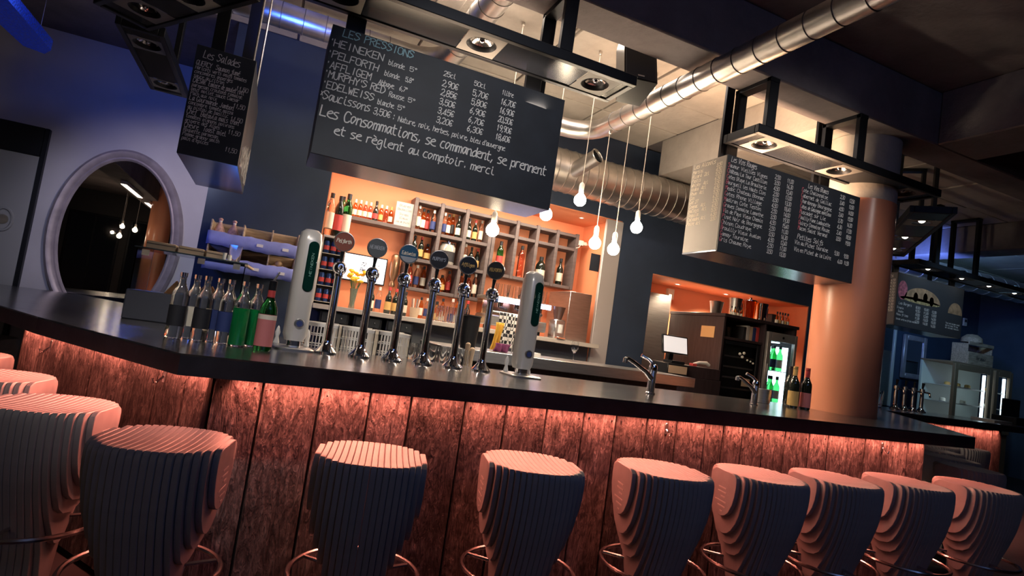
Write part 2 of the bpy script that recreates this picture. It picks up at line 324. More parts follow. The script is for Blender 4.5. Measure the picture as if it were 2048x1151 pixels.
# ================================================================== the room
FLOORM = mat('dark_floor', (0.030, 0.026, 0.030), 0.45, noise=(3, 0.4, (1, 1, 1)), bump=0.05)
struct(MB().box(-6, 13.5, -6, 7.6, -0.1, 0).build('floor', FLOORM))
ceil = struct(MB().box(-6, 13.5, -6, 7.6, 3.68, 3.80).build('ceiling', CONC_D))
rd = random.Random(3)
def ceil_panels(x0, x1, nx, y0, y1, ny, m):
    for i in range(nx):
        for j in range(ny):
            a, b = x0+(x1-x0)*i/nx, x0+(x1-x0)*(i+1)/nx; c, d = y0+(y1-y0)*j/ny, y0+(y1-y0)*(j+1)/ny
            dz = rd.uniform(0, 0.012)
            MB().bbox(a+.009, b-.009, c+.009, d-.009, 3.65+dz, 3.685, 0.004).build('panel', m, ceil)
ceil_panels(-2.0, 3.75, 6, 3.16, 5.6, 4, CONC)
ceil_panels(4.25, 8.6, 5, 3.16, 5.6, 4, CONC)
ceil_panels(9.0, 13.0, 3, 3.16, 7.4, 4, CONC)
# formwork boards left proud in the slab
for x, y, a in ((1.95, 3.75, 0.0), (2.55, 3.95, 0.0), (0.9, 4.1, 0.0), (3.2, 3.7, 0.0)):
    MB().bbox(x-.09, x+.09, y-.42, y+.42, 3.632, 3.66, 0.004).build('formwork_board', CONC, ceil)
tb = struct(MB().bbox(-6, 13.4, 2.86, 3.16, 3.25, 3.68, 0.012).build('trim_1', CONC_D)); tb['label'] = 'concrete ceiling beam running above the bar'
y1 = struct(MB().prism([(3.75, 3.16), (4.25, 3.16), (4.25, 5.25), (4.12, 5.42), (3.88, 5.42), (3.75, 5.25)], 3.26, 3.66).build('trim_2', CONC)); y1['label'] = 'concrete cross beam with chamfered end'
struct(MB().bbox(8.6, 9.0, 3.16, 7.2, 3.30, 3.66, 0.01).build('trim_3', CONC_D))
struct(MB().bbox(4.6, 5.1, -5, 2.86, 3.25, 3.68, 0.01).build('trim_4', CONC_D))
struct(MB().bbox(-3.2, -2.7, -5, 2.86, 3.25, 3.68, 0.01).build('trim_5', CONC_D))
# back wall with two niches
wb = MB()
wb.box(-0.57, 0.40, 5.6, 6.45, 0, 3.66); wb.box(0.40, 3.60, 5.6, 6.45, 2.757, 3.66); wb.box(3.60, 4.10, 5.6, 6.45, 0, 3.66)
wb.box(4.10, 6.67, 5.6, 6.45, 2.245, 3.66); wb.box(6.67, 7.20, 5.6, 7.3, 0, 3.66); wb.box(0.40, 3.60, 6.32, 6.45, 0, 2.757); wb.box(4.10, 6.67, 6.32, 6.45, 0, 2.245)
struct(wb.build('wall_back', NAVY))
on = MB(); on.box(0.40, 3.60, 6.30, 6.32, 0, 2.757); on.box(0.40, 3.60, 5.605, 6.30, 2.745, 2.757); on.box(0.40, 0.412, 5.62, 6.30, 0, 2.745); on.box(3.50, 3.60, 5.8, 6.30, 0, 2.745)
struct(on.build('wall_niche_shelves', ORANGE))
on = MB(); on.box(4.10, 6.67, 6.30, 6.32, 0, 2.245); on.box(4.10, 6.67, 5.605, 6.30, 2.233, 2.245); on.box(6.655, 6.67, 5.605, 6.30, 0, 2.233); on.box(4.10, 4.115, 5.62, 6.30, 0, 2.233)
struct(on.build('wall_niche_till', ORANGE))
for i, x in enumerate((4.75, 5.55)):
    o = thing('recessed_downlight', 'small round recessed downlight in the orange till niche ceiling', 'light', (x, 5.95, 2.233), 0, 'downlights in the till niche')
    MB().lathe([(0.022, -0.004), (0.045, -0.004), (0.045, 0.0)], n=16, caps=False).build('trim_ring', WHITEP, o)
    MB().lathe([(0.001, -0.003), (0.024, -0.003)], n=16, caps=False).build('lens', LAMPW, o)
o = thing('recessed_downlight', 'tiny recessed downlight in the bottle niche ceiling', 'light', (3.2, 5.85, 2.745))
MB().lathe([(0.014, -0.004), (0.03, -0.004), (0.03, 0.0)], n=14, caps=False).build('trim_ring', WHITEP, o); MB().lathe([(0.001, -0.003), (0.015, -0.003)], n=14, caps=False).build('lens', LAMPW, o)
pl = struct(MB().bbox(3.385, 3.60, 5.575, 5.62, 0, 2.742, 0.004).build('trim_6', mat('pale_grey_panel', (0.62, 0.58, 0.57), 0.35, 0.3))); pl['label'] = 'pale grey upright panel at the end of the bottle niche'
# mirror wall, side and front walls, far end
struct(MB().box(-6, -0.45, 7.2, 7.35, 0, 3.68).build('wall_left_back', LILAC))
struct(MB().box(-6.15, -6, -6, 7.3, 0, 3.68).build('wall_left', NAVY))
struct(MB().box(13.4, 13.5, -6, 7.3, 0, 3.68).build('wall_right', NAVY))
wf = struct(MB().box(7.2, 13.4, 7.2, 7.35, 0, 3.68).build('wall_right_back', NAVY))
# front wall behind the photographer: dark night windows (seen in the mirror)
struct(MB().box(-6, 13.4, -6.1, -6, 0, 3.68).build('wall_front', mat('night_wall', (0.03, 0.03, 0.035), 0.6)))
NIGHT = mat('night_pane', (0.01, 0.012, 0.018), 0.04, coat=0.4)
for i in range(5):
    x = -5.4+i*1.5
    wdo = struct(MB().bbox(x, x+1.3, -6.0, -5.95, 0.5, 3.0, 0.01).build('window_%d' % (i+1), BLACKM))
    for k in (0, 1): MB().box(x+.06+k*.61, x+.63+k*.61, -5.96, -5.94, 0.56, 2.94).build('pane', NIGHT, wdo)
# orange column with bare concrete head
co = bpy.data.objects.new('column', None); COL.objects.link(co); co.location = (4.27, 3.22, 0); co['kind'] = 'structure'; co['label'] = 'round column painted glossy orange with bare concrete top'
MB().cyl((0, 0, 0), (0, 0, 2.74), 0.262, n=48).build('painted_shaft', ORANGE_GLOSS, co)
MB().cyl((0, 0, 2.74), (0, 0, 3.255), 0.258, n=48).build('bare_shaft', CONC, co)
co2 = struct(MB().cyl((-2.6, -2.4, 0), (-2.6, -2.4, 3.66), 0.25, n=32).build('column', ORANGE_GLOSS))
# grey door and black frame beside the mirror
dr = bpy.data.objects.new('door_1', None); COL.objects.link(dr); dr.location = (-2.85, 7.2, 0); dr['kind'] = 'structure'; dr['label'] = 'grey flush door with a round port plate in a black frame'
m = MB(); m.bbox(-0.75, -0.62, -0.06, 0, 0, 2.66, 0.005); m.bbox(0.62, 0.66, -0.06, 0, 0, 2.66, 0.005); m.bbox(-0.62, 0.62, -0.06, 0, 2.37, 2.66, 0.005); m.build('door_frame', BLACKM, dr)
leaf = MB().bbox(0.13, 0.62, -0.05, -0.01, 0, 2.37, 0.008).build('door_leaf', mat('grey_door', (0.34, 0.34, 0.35), 0.45), dr)
MB().bbox(-0.62, 0.12, -0.045, -0.005, 0, 2.37, 0.008).build('door_leaf', mat('grey_door', (0.34, 0.34, 0.35), 0.45), dr)
MB().tube([(0.44+0.075*math.cos(a*math.pi/10), -0.055, 1.70+0.11*math.sin(a*math.pi/10)) for a in range(20)], 0.014, 6, closed=True).build('port_ring', MATS['grey_door'], leaf)
MB().lathe([(0.001, 0), (0.04, 0), (0.045, 0.012)], n=16).xform(Matrix.Translation((0.44, -0.05, 1.70)) @ Matrix.Rotation(math.pi/2, 4, 'X')).build('lock_plate', STEEL, leaf)

# ================================================================== the bar
outer = [(-3.05, 7.0), (-1.24, 3.865), (-0.93, 3.36), (-0.232, 2.40), (4.54, 2.40), (6.35, 4.25), (10.5, 4.25)]
notch = [(4.27+0.272*math.cos(math.radians(a)), 3.22+0.272*math.sin(math.radians(a))) for a in range(60, -260, -20)]
inner = [(10.5, 5.05), (6.05, 5.05), (4.62, 3.62)]+notch+[(4.14, 3.47), (0.30, 3.47), (0.06, 4.55), (-1.6, 7.0)]
wt = thing('bar_worktop', 'long dark zinc bar counter top with thick black edge', 'counter')
MB().prism(outer+inner, 0.998, 1.069).build('edge_band', EDGE, wt, False)
MB().prism(outer+inner, 1.069, 1.076).build('zinc_sheet', ZINC, wt, False)
bf = thing('plank_bar', 'weathered plank bar body lit red from under the counter', 'bar')
def plank(a, b, m=PLANK):
    a, b = Vector(a), Vector(b); d = (b-a).normalized(); L = (b-a).length-0.010; nrm = Vector((d.y, -d.x)); t = 0.024; dp = rd.uniform(-.003, .004)
    mb = MB(); mb.bbox(-L/2, L/2, -t-dp, 0, 0.03, 0.987, 0.0035)
    # slightly wavy sawn edges
    o = mb.build('plank', m, bf, False); mid = (a+b)/2; o.location = (mid.x, mid.y, 0); o.rotation_euler = (0, 0, math.atan2(d.y, d.x)); return o
G = [-0.12, 0.065, 0.293, 0.507, 0.693, 0.952, 1.167, 1.386, 1.605, 1.805, 2.005, 2.202, 2.405, 2.545, 2.687, 2.858, 3.035, 3.241, 3.406, 3.592, 3.76, 4.001, 4.194, 4.373]
for a, b in zip(G, G[1:]): plank((a, 2.64), (b, 2.64))
P0 = Vector((-0.12, 2.64)); DL = Vector((-0.588, 0.809))
S = [0.0, 0.16, 0.36, 0.60, 0.94, 1.24, 1.52, 1.76]
for a, b in zip(S, S[1:]): plank(P0+DL*b, P0+DL*a)
for a in [7.42+0.2*k for k in range(8)]: plank((a, 4.50), (a+0.2, 4.50))
for pg in ([(-0.10, 2.645), (4.37, 2.645), (4.37, 2.92), (0.10, 2.92)], [(-1.13, 4.06), (-0.105, 2.65), (0.09, 2.92), (-0.88, 4.25)], [(7.42, 4.505), (9.02, 4.505), (9.02, 4.95), (7.42, 4.95)]): MB().prism(pg, 0, 0.995).build('carcass', DARKW, bf, False)
LEDR = mat('rose_led_strip', (1, .5, .4), 0.4, emit=(1.0, 0.35, 0.22), estr=2.0)
m = MB(); m.bbox(-0.05, 4.36, 2.585, 2.60, 0.99, 0.998, 0.001); m.build('led_profile', LEDR, bf)
m = MB()
for a, b in zip(G, G[1:]):
    for x in (a+.03, b-.03): m.cyl((x, 2.612, 0.94+rd.uniform(-.01, .01)), (x, 2.6165, 0.94), 0.0035, n=6)
nh = m.build('nail_heads', BLACKM, bf); nh['kind'] = 'stuff'
# coat hooks under the counter
def hook(p, rz, label):
    o = thing('coat_hook', label, 'hook', p, rz, 'steel coat hooks on the plank front')
    MB().bbox(-0.009, 0.009, -0.004, 0, -0.03, 0.03, 0.001).build('back_plate', STEEL, o)
    MB().tube([(0, -0.004, -0.005), (0, -0.02, -0.02), (0, -0.03, -0.032), (0, -0.042, -0.03), (0, -0.048, -0.015)], 0.005, 8).build('hook_arm', CHROME, o)
AR = math.atan2(-0.809, 0.588)
q = P0+DL*1.38; hook((q.x-.024, q.y-.018, 0.905), AR, 'steel coat hook on the angled plank front near its free end')
q = P0+DL*0.30; hook((q.x-.024, q.y-.018, 0.93), AR, 'steel coat hook on the angled plank front by the corner')
hook((2.13, 2.613, 0.925), 0, 'steel coat hook on the straight plank front halfway along')
hook((3.92, 2.613, 0.925), 0, 'steel coat hook on the straight plank front near the orange column')

# ================================================================== bar stools
def Rz(z):
    K = [(0.05, .075), (.22, .080), (.30, .088), (.38, .105), (.46, .133), (.54, .160), (.62, .182), (.70, .195), (.77, .199), (.80, .1975), (.812, .194), (.82, .186)]
    for (a, ra), (b, rb) in zip(K, K[1:]):
        if a <= z <= b: return ra+(rb-ra)*(z-a)/(b-a)
    return K[-1][1]
NPL, PITCH_ = 18, 0.0215
plates = []
for i in range(NPL):
    t = (i-(NPL-1)/2)*PITCH_; th = 0.0205; ta = max(abs(t)-0.004, 0)
    zs = [.06, .22, .30, .36, .42, .47, .52, .56, .60, .64, .68, .72, .76, .79, .806, .816, .82]
    out = []
    for z in zs:
        R = Rz(z)
        if R > ta+.006: out.append(((R**2.45-ta**2.45)**(1/2.45), z))
    if len(out) < 17:                      # rounded tongue end of a side plate
        z0 = out[0][1]; zlo = z0
        for k in range(len(zs)-1):
            if zs[k+1] == z0: zlo = zs[k]+(z0-zs[k])*.5
        out = [(0.012, zlo-.012), (out[0][0]*.62, zlo)]+out
    lo = [(-w_, z) for w_, z in out[::-1]]
    wt_ = out[-1][0]; dish = [(wt_*k/6, .82-.009*max(0, 1-((wt_*k/6)**2+t*t)/.0346)) for k in (5, 4, 2, 0, -2, -4, -5)]
    poly = [(w_, z) for w_, z in out]+dish+lo; n = len(poly); ch = 0.0022
    def ring(x, ins):
        r = []
        for k, (y, z) in enumerate(poly):
            sy = 0 if abs(y) < wt_-.002 and z > .805 else 1 if y > 0 else -1
            r.append((x, y-sy*ins, z-(ins if z > .805 else -ins if z < poly[0][1]+.01 else 0)))
        return r
    mb = MB(); vs = ring(-th/2, ch)+ring(-th/2+ch, 0)+ring(th/2-ch, 0)+ring(th/2, ch)
    fs = [tuple(range(n))[::-1], tuple(range(3*n, 4*n))]
    for k in range(3): fs += [(k*n+a, k*n+(a+1) % n, (k+1)*n+(a+1) % n, (k+1)*n+a) for a in range(n)]
    mb.add(vs, fs); plates.append((mb.mesh('slat', STOOLM), t))
mk = MB()
for k, (z, w_) in enumerate(((.735, .03), (.715, .045), (.695, .03), (.672, .05), (.65, .036), (.628, .026))):
    mk.box(-0.0115, -0.0102, -w_+.01*(k % 2), w_-.012*(k % 3), z, z+.006)
MARK = mk.mesh('maker_mark', STOOLC); RINGM = mat('footrest_chrome', (0.62, 0.58, 0.58), 0.2, 1.0)
fr = MB().tube([(0.225*math.cos(a*math.pi/20), 0.225*math.sin(a*math.pi/20), 0.40) for a in range(40)], 0.0095, 8, closed=True).mesh('foot_ring', RINGM)
SPK = MB().cyl((.07, 0, .40), (.22, 0, .40), 0.007, n=6).mesh('ring_spoke', RINGM)
BASE = MB().lathe([(0.21, 0.0), (0.21, 0.012), (0.19, 0.022), (0.09, 0.05), (0.075, 0.065)], n=28).mesh('base_plate', BLACKM)
def stool(x, y, label, group=None, marks=True):
    o = thing('bar_stool', label, 'bar stool', (x, y, 0), math.radians(-12), group)
    for i, (me, t) in enumerate(plates):
        s = place(me, 'slat', o, (t, 0, 0))
        if marks and i in (0, NPL-1):
            k = place(MARK, 'maker_mark', s)
            if i: k.rotation_euler = (0, 0, math.pi)
    place(fr, 'foot_ring', o); [place(SPK, 'ring_spoke', o, rz=.5+a*2.0944) for a in range(3)]; place(BASE, 'base_plate', o); return o
A1 = 'slatted bar stool with round top at the angled plank front, '
stool(-0.205, 2.20, 'slatted bar stool with round top standing at the corner of the two plank fronts')
stool(-0.64, 2.66, A1+'first past the corner'); stool(-0.99, 3.20, A1+'second past the corner')
stool(-1.34, 3.80, A1+'third past the corner'); stool(-1.60, 4.72, A1+'fourth past the corner')
for i, x in enumerate((0.455, 1.098, 1.753, 2.335, 2.86, 3.45, 4.10)):
    stool(x, 2.135 if i < 5 else 2.14, 'slatted bar stool with round top, %s along the straight plank front from the corner' % ordn(i))
G2 = 'bar stools by the far return'
for i, (x, y) in enumerate(((5.02, 2.68), (5.44, 3.06), (5.88, 3.42), (6.45, 3.78), (7.05, 3.82))):
    stool(x, y, 'dim slatted bar stool round the end of the straight plank front, %s past it' % ordn(i), G2, False)
# ================================================================== hanging chalk boards
RV90 = Matrix.Rotation(-math.pi/2, 4, 'Z')
def board(name, label, x0, x1, y0, y1, z0, z1, mfront=BLACKP, mside=None):
    o = thing(name, label, 'menu board', (x0, y0, z0)); W, D, H = x1-x0, y1-y0, z1-z0; t = 0.012
    MB().bbox(0, W, 0, t, 0, H, 0.0015).build('front_panel', mfront, o)
    MB().bbox(0, W, t, D, 0, t, 0.001).build('bottom_panel', BOARD_U, o)
    MB().bbox(0, t, t, D, t, H, 0.0015).build('side_panel', mside or mfront, o)
    MB().bbox(W-t, W, t, D, t, H, 0.0015).build('side_panel', mside or mfront, o)
    MB().bbox(t, W-t, D-t, D, t, H, 0.001).build('back_panel', mfront, o)
    return o
def write(o, lines, m, seed, name='lettering', y=-0.0012, side=False):
    mb = text_mb(lines, seed)
    if side: mb.xform(Matrix.Translation((y, 0, 0)) @ RV90)      # on the side panel: local x runs towards the viewer
    else: mb.xform(Matrix.Translation((0, y, 0)))
    return mb.build(name, m, o, False)
E_ = '\u20ac'; DG = '\u00b0'
b1 = board('menu_board', 'wide black chalk board of draught beers headed LES PRESSIONS', 0.10, 1.425, 3.0, 3.33, 2.05, 2.71)
write(b1, [('LES PRESSIONS', .054, .42, .614, .038, .0048)], CHALK_C, 1)
L = []
for nm, x1, z, sub, s0, s1, dg, d0 in (('HEINEKEN', .272, .552, 'blonde', .297, .382, '5'+DG, .408), ('PELFORTH', .254, .491, 'blonde', .285, .365, '5,8'+DG, .395), ('AFFLIGEM', .226, .436, 'Abbaye', .262, .345, '6,7'+DG, .372),
                                     ("MURPHY'S RED", .305, .389, 'Rousse', .325, .405, '5'+DG, .425), ('EDELWEISS', .256, .335, 'blanche', .275, .360, '5'+DG, .378)):
    L += [('\u00b7', .004, .014, z+.012, .04, .005), (nm, .020, x1, z, .036, .0048), (sub, s0, s1, z-.008, .027, .0036), (dg, d0, d0+.045, z-.006, .024, .0036)]
L += [('x', .000, .012, .292, .03, .004), ('Saucissons', .012, .247, .276, .043, .0048), ('3,50'+E_+' :', .262, .372, .273, .034, .0042), ("Nature, noix, herbes, poivre, bleu d'auvergne", .391, 1.0, .268, .028, .0036)]
for x, hd, vals in ((.590, '25cl', ('2,90', '2,85', '3,50', '3,45', '3,20')), (.765, '50cl', ('5,70', '5,80', '6,90', '6,70', '6,30')), (.932, '1litre', ('16,70', '16,90', '20,50', '19,90', '18,60'))):
    L.append((hd, x, x+.07, .578, .026, .0036))
    for k, v in enumerate(vals): L.append((v+E_, x, x+.088, .522-.0505*k, .033, .0042))
L += [('Les Consommations, se commandent, se prennent', .012, 1.272, .192, .052, .0062), ('et se r\u00e8glent au comptoir. merci', .093, .962, .118, .044, .0056)]
write(b1, L, CHALK, 2)
WSIDE = mat('warm_grey_board', (0.30, 0.27, 0.25), 0.55, noise=(4, 0.1, (1, 1, 1)))
b2 = board('menu_board', 'black chalk wine list board with grey side panel, beside the orange column', 2.68, 3.985, 3.0, 3.35, 2.05, 2.71, BLACKP, WSIDE)
red = ['Saumur Vieilles Vignes', 'Ch\u00e2teau La Tour Castillon', 'Cotes Blaye La Braulterie', 'Bourgueil les Hauts Clos', 'Medoc Chateau Bonnac', 'Cotes Rhone Village', 'Madiran Cote Teston', 'Graves Domaine Lamothe', 'Vin de Pays Vieux Chemin', 'Pinot Noir de Bourgogne', 'Chinon Coudraye', 'Brouilly Vieux Avalon', 'Gamay Touraine', 'Gris Chaume Roye']
wht = ['Cote Chalonnaise', 'Cabernet de Gaillac', 'Chardonnay Bourgogne', 'Cotes de Gascogne moelleux', 'Muscadet sur Lie', 'Pouilly Fume Ladoucette', 'Quincy Domaine Rouze', 'Macon Saint Verand']
L = [('Les Vins Rouges', .03, .26, .618, .034, .0038), ('Les Vins Blancs', .757, .965, .606, .032, .0036), ('Petites Soifs', .702, .965, .224, .034, .0038)]
R = []
for k, t in enumerate(red):
    z = .577-.0388*k; wd = 0.24+.011*len(t)*.5
    L.append((t[1:], .024, .024+min(.34, .0165*len(t)), z, .0255, .0034)); R.append((t[0], .006, .024, z, .028, .0038))
    L.append(('%d%s' % (2+k % 3, ',50'), .43, .485, .597-.0405*k, .029, .0034)); L.append(('%d,%d0' % (11+(k*5) % 9, (k*3) % 9), .548, .61, .597-.0405*k, .029, .0034))
for k, t in enumerate(wht):
    z = .567-.0395*k; L.append((t[1:], .715, .715+min(.30, .0155*len(t)), z, .027, .0033)); R.append((t[0], .698, .715, z, .030, .0036)); L.append(('%d,%d0' % (2+k % 3, 3+k % 5), 1.09, 1.14, .605-.045*k, .028, .0033)); L.append(('%d,50' % (12+k), 1.19, 1.245, .597-.046*k, .028, .0033))
L += [('Vin au Pichet Touraine', .682, 1.02, .184, .028, .0034), ('Vin en Pichet de la Loire', .682, 1.06, .134, .028, .0034), ('5,50', 1.09, 1.14, .180, .028, .0033), ('9,50', 1.19, 1.24, .176, .028, .0033), ('6,00', 1.13, 1.18, .126, .028, .0033), ('11,50', 1.2, 1.25, .126, .028, .0033)]
write(b2, L, CHALK, 3); write(b2, R, CHALK_R, 4, 'red_lettering')['kind'] = 'stuff'
L = [('Les Alcools', -.33, -.11, .622, .03, .0034)]
for k, t in enumerate(['Martini', 'Ricard  2cl', 'Pastis', 'Whisky  4cl', 'Vodka  4cl', 'Rhum  4cl', 'Gin', 'Get 27', 'Cognac  4cl', 'Baileys  4cl', 'Tequila', 'Calvados 4cl', 'Poire 4cl']):
    z = .583-.0315*k; L += [(t, -.335, -.335+.0155*len(t), z, .024, .0030), ('%d,50' % (3+k % 4), -.10, -.045, z+.012, .024, .0030)]
write(b2, L, mat('pale_chalk', (0.80, 0.70, 0.58), 0.9), 5, 'side_lettering', -0.0012, True)
b3 = board('menu_board', 'tall narrow black chalk board of salads headed Les Salades', -0.57, -0.255, 3.75, 4.78, 2.05, 2.69)
L = [('Les Salades', .04, .235, .572, .044, .0038)]
sal = [('QUERCY  Saumon fum\u00e9', 'Haricots verts oeufs tomates', 'concombres asperges', 'sauce au citron'), ('CAESAR  Emince de poulet roti', 'parmesan croutons romaine', 'oeuf mollet sauce Caesar', 'Pain aux noix'), ('La Gourmande Jambon', 'concombre tomate mozza', 'au pistou de basilic'), ('Chef  Batavia mais thon', 'tomates oignons poivrons', 'gruyere des Alpes'), ('Chevre  Toast miel', 'Roquette parmesan', 'Pomme granny smith', 'pain d epices')]
z = .522
for g in sal:
    for k, t in enumerate(g):
        L.append((t, .012, .012+min(.27, .0105*len(t)*(1.15 if k == 0 else 1)), z, .028 if k == 0 else .021, .0032 if k == 0 else .0026)); z -= .0245
    L.append(('11,50', .235, .30, z+.012, .026, .003)); z -= .006
write(b3, L, mat('dim_chalk', (0.74, 0.74, 0.78), 0.9), 6)
# glossy photo print hung on the salad board's side
pr = MB(); rp = random.Random(5)
for k in range(9):
    y0_ = .12+.1*k; pr.box(0.316, 0.3175, y0_, y0_+.07, .03+.015*(k % 3), .12+.05*rp.random()+.02*k)
pr.build('photo_print', mat('glossy_print', (0.62, 0.52, 0.50), 0.25, 0.3, noise=(26, 0.9, (1, 1, 1))), b3)
BLUEG = mat('slate_board', (0.055, 0.060, 0.070), 0.5)
b4 = board('menu_board', 'grey chalk board with a burger picture, hanging beyond the orange column', 7.13, 8.47, 4.75, 5.12, 2.10, 2.76, BLUEG, mat('slate_side', (0.16, 0.17, 0.19), 0.5))
L = [('Les Burgers', .05, .30, .27, .03, .0036), ('Simple', .02, .15, .215, .026, .0034), ('Double', .05, .15, .17, .026, .0034), ('Menu frites', .02, .25, .13, .026, .0034), ('Salade verte ou frites maison', .02, .42, .075, .022, .003)]
for k in range(5): L += [('%d,50' % (8+k), .38, .47, .26-.045*k, .030, .004), ('%d,00' % (10+k), .54, .64, .26-.045*k, .030, .004), ('%d,50' % (12+k), .70, .80, .25-.045*k, .030, .004)]
L += [('Tous nos burgers sont', 1.0, 1.30, .16, .02, .0028), ('servis avec frites', 1.0, 1.27, .13, .02, .0028), ('et salade maison', 1.0, 1.29, .10, .02, .0028)]
write(b4, L, CHALK, 8)
L = [('Les Desserts', -.33, -.06, .60, .035, .004)]
for k, t in enumerate(['Mousse chocolat', 'Creme brulee', 'Tarte du jour', 'Fondant', 'Ile flottante', 'Sorbets', 'Glace vanille', 'Cafe gourmand', 'Fromage', 'Salade fruits', 'Profiteroles']):
    L += [(t, -.34, -.34+.015*len(t), .55-.038*k, .026, .0036), ('%d,50' % (4+k % 3), -.09, -.03, .55-.038*k, .026, .0036)]
write(b4, L, CHALK, 9, 'side_lettering', -0.0012, True)
bg = MB()      # the printed burger picture: bun, filling, plate and a second bun
def blob(cx, cz, rx, rz_, mm, nm, half=False):
    m = MB(); n = 20; pts = [(cx+rx*math.cos(math.pi*k/n*(1 if half else 2)), -0.0016, cz+rz_*math.sin(math.pi*k/n*(1 if half else 2))) for k in range(n+(1 if half else 0))]
    m.add(pts, [tuple(range(len(pts)))]); return m.build(nm, mm, b4, False)
blob(.50, .36, .36, .17, mat('print_bun', (0.46, 0.30, 0.18), 0.5, noise=(14, 0.4, (1, 1, 1))), 'picture_bun', True)
blob(1.18, .30, .15, .15, MATS['print_bun'], 'picture_bun', True)
blob(.46, .36, .40, .035, mat('print_filling', (0.50, 0.40, 0.20), 0.5, noise=(40, 0.8, (1, 1, 1))), 'picture_filling')
blob(.10, .45, .09, .12, mat('print_sauce', (0.55, 0.16, 0.22), 0.5, noise=(30, 0.6, (1, 1, 1))), 'picture_sauce')
for x, z in ((.36, .40), (.55, .42), (.68, .39)): blob(x, z, .045, .06, BLACKL, 'picture_salad')

# ================================================================== light frames over the boards
def light_frame(name, label, L_, W, spots, loc, rz, lit=(), brackets=(), drop=None):
    """tray of length L_ (local x) and width W (local y), underside at z=0; spots = local x list"""
    o = thing(name, label, 'light frame', loc, rz); h = 0.06
    for nm, a in (('rail', (0, L_, 0, .035)), ('rail', (0, L_, W-.035, W)), ('end_rail', (0, .035, .035, W-.035)), ('end_rail', (L_-.035, L_, .035, W-.035))):
        MB().bbox(*a, 0, h, 0.003).build(nm, BLACKM, o)
    s = 0.225; xs = [0.035]
    for x in sorted(spots): xs += [x-s/2, x+s/2]
    xs.append(L_-.035)
    for a, b in zip(xs[0::2], xs[1::2]):
        if b-a > .02: MB().bbox(a, b, .035, W-.035, .008, .014, 0.001).build('underside_panel', mat('satin_black_panel', (0.012, 0.014, 0.020), 0.22, 0.0, spec=0.12), o)
    for i, x in enumerate(spots):
        f = MB(); a = W-.07
        f.add([(x-s/2+.003, .038, .006), (x+s/2-.003, .038, .006), (x+s/2-.003, W-.038, .006), (x-s/2+.003, W-.038, .006)]+[(x+.085*math.cos(k*math.pi/12), W/2+.085*math.sin(k*math.pi/12), .006) for k in range(24)], [])
        n = 24; q = [(21, 0), (3, 1), (9, 2), (15, 3)]
        # square plate with a round opening: fan each quadrant to its corner (corner order: -x-y, +x-y, +x+y, -x+y)
        cor = {0: 2, 1: 3, 2: 0, 3: 1}
        for k in range(n):
            f.f.append((4+k, cor[k//6], 4+(k+1) % n))
        for k in range(4): f.f.append((cor[k], cor[(k+1) % 4], 4+((k+1)*6) % n))
        sp_ = f.build('spot_plate', SPOTPLATE, o, False)
        MB().lathe([(.085, 0.002), (.082, .0), (.070, .012), (.064, .03)], (x, W/2, .006), 24, False).build('gimbal_ring', BLACKM, sp_)
        MB().lathe([(.064, .022), (.05, .036), (.03, .046), (.001, .05)], (x, W/2, .006), 24, False).build('reflector', REFLECTOR, sp_)
        on_ = i in lit
        MB().sphere((x, W/2, .035), .018 if not on_ else .03, 12, 8).build('lamp', LAMPW if on_ else CHROME, sp_)
        MB().cyl((x, W/2, .05), (x, W/2, .12), .05, .035, 12).build('lamp_housing', BLACKM, sp_)
    for x, top in brackets:
        for y in (.02, W-.02): MB().bbox(x-.04, x+.04, y-.017, y+.017, h, top, 0.002).build('hanger_post', BLACKM, o)
        MB().bbox(x-.04, x+.04, .0, W, top-.03, top, 0.002).build('hanger_bar', BLACKM, o)
    if drop:
        for x in drop: MB().bbox(x-.05, x+.05, W-.01, W+.02, -.145, h, 0.002).build('board_strap', BLACKM, o)
    return o
light_frame('light_frame', 'black light frame with square spotlights above the draught beer board', 2.12, 0.32, (0.45, 1.20, 1.93), (-0.33, 2.83, 2.85), 0, (), ((0.45, .40), (1.64, .40)), (0.55, 1.60))
light_frame('light_frame', 'black light frame with square spotlights above the wine list board', 1.92, 0.32, (0.22, 0.97, 1.70), (2.77, 2.85, 2.85), 0, (), ((0.10, .40), (0.98, .40)), (0.08, 1.02))
light_frame('light_frame', 'slanted black light frame above the angled bar front', 1.10, 0.32, (0.40, 0.85), (-0.26, 3.33, 2.85), math.atan2(0.809, -0.588), (), ((0.2, .80),))
light_frame('light_frame', 'black light frame with spotlights over the salad board beside the mirror wall', 1.25, 0.27, (0.25, 1.05), (-0.83, 4.24, 2.85), math.pi/2, (), ((0.6, .80),))
light_frame('light_frame', 'open black light frame with glowing spotlights just past the orange column', 2.05, 0.34, (0.40, 1.10, 1.70), (5.20, 3.02, 2.85), math.atan2(1.40, 1.50), (0, 1, 2), ((0.75, .8), (1.3, .8)))
light_frame('light_frame', 'black light frame with lit spotlights above the burger board', 2.9, 0.34, (0.45, 1.15, 1.75, 2.35), (7.10, 4.50, 2.85), 0, (0, 1, 2, 3), ((0.35, .8), (1.15, .8)), (0.1, 1.25))
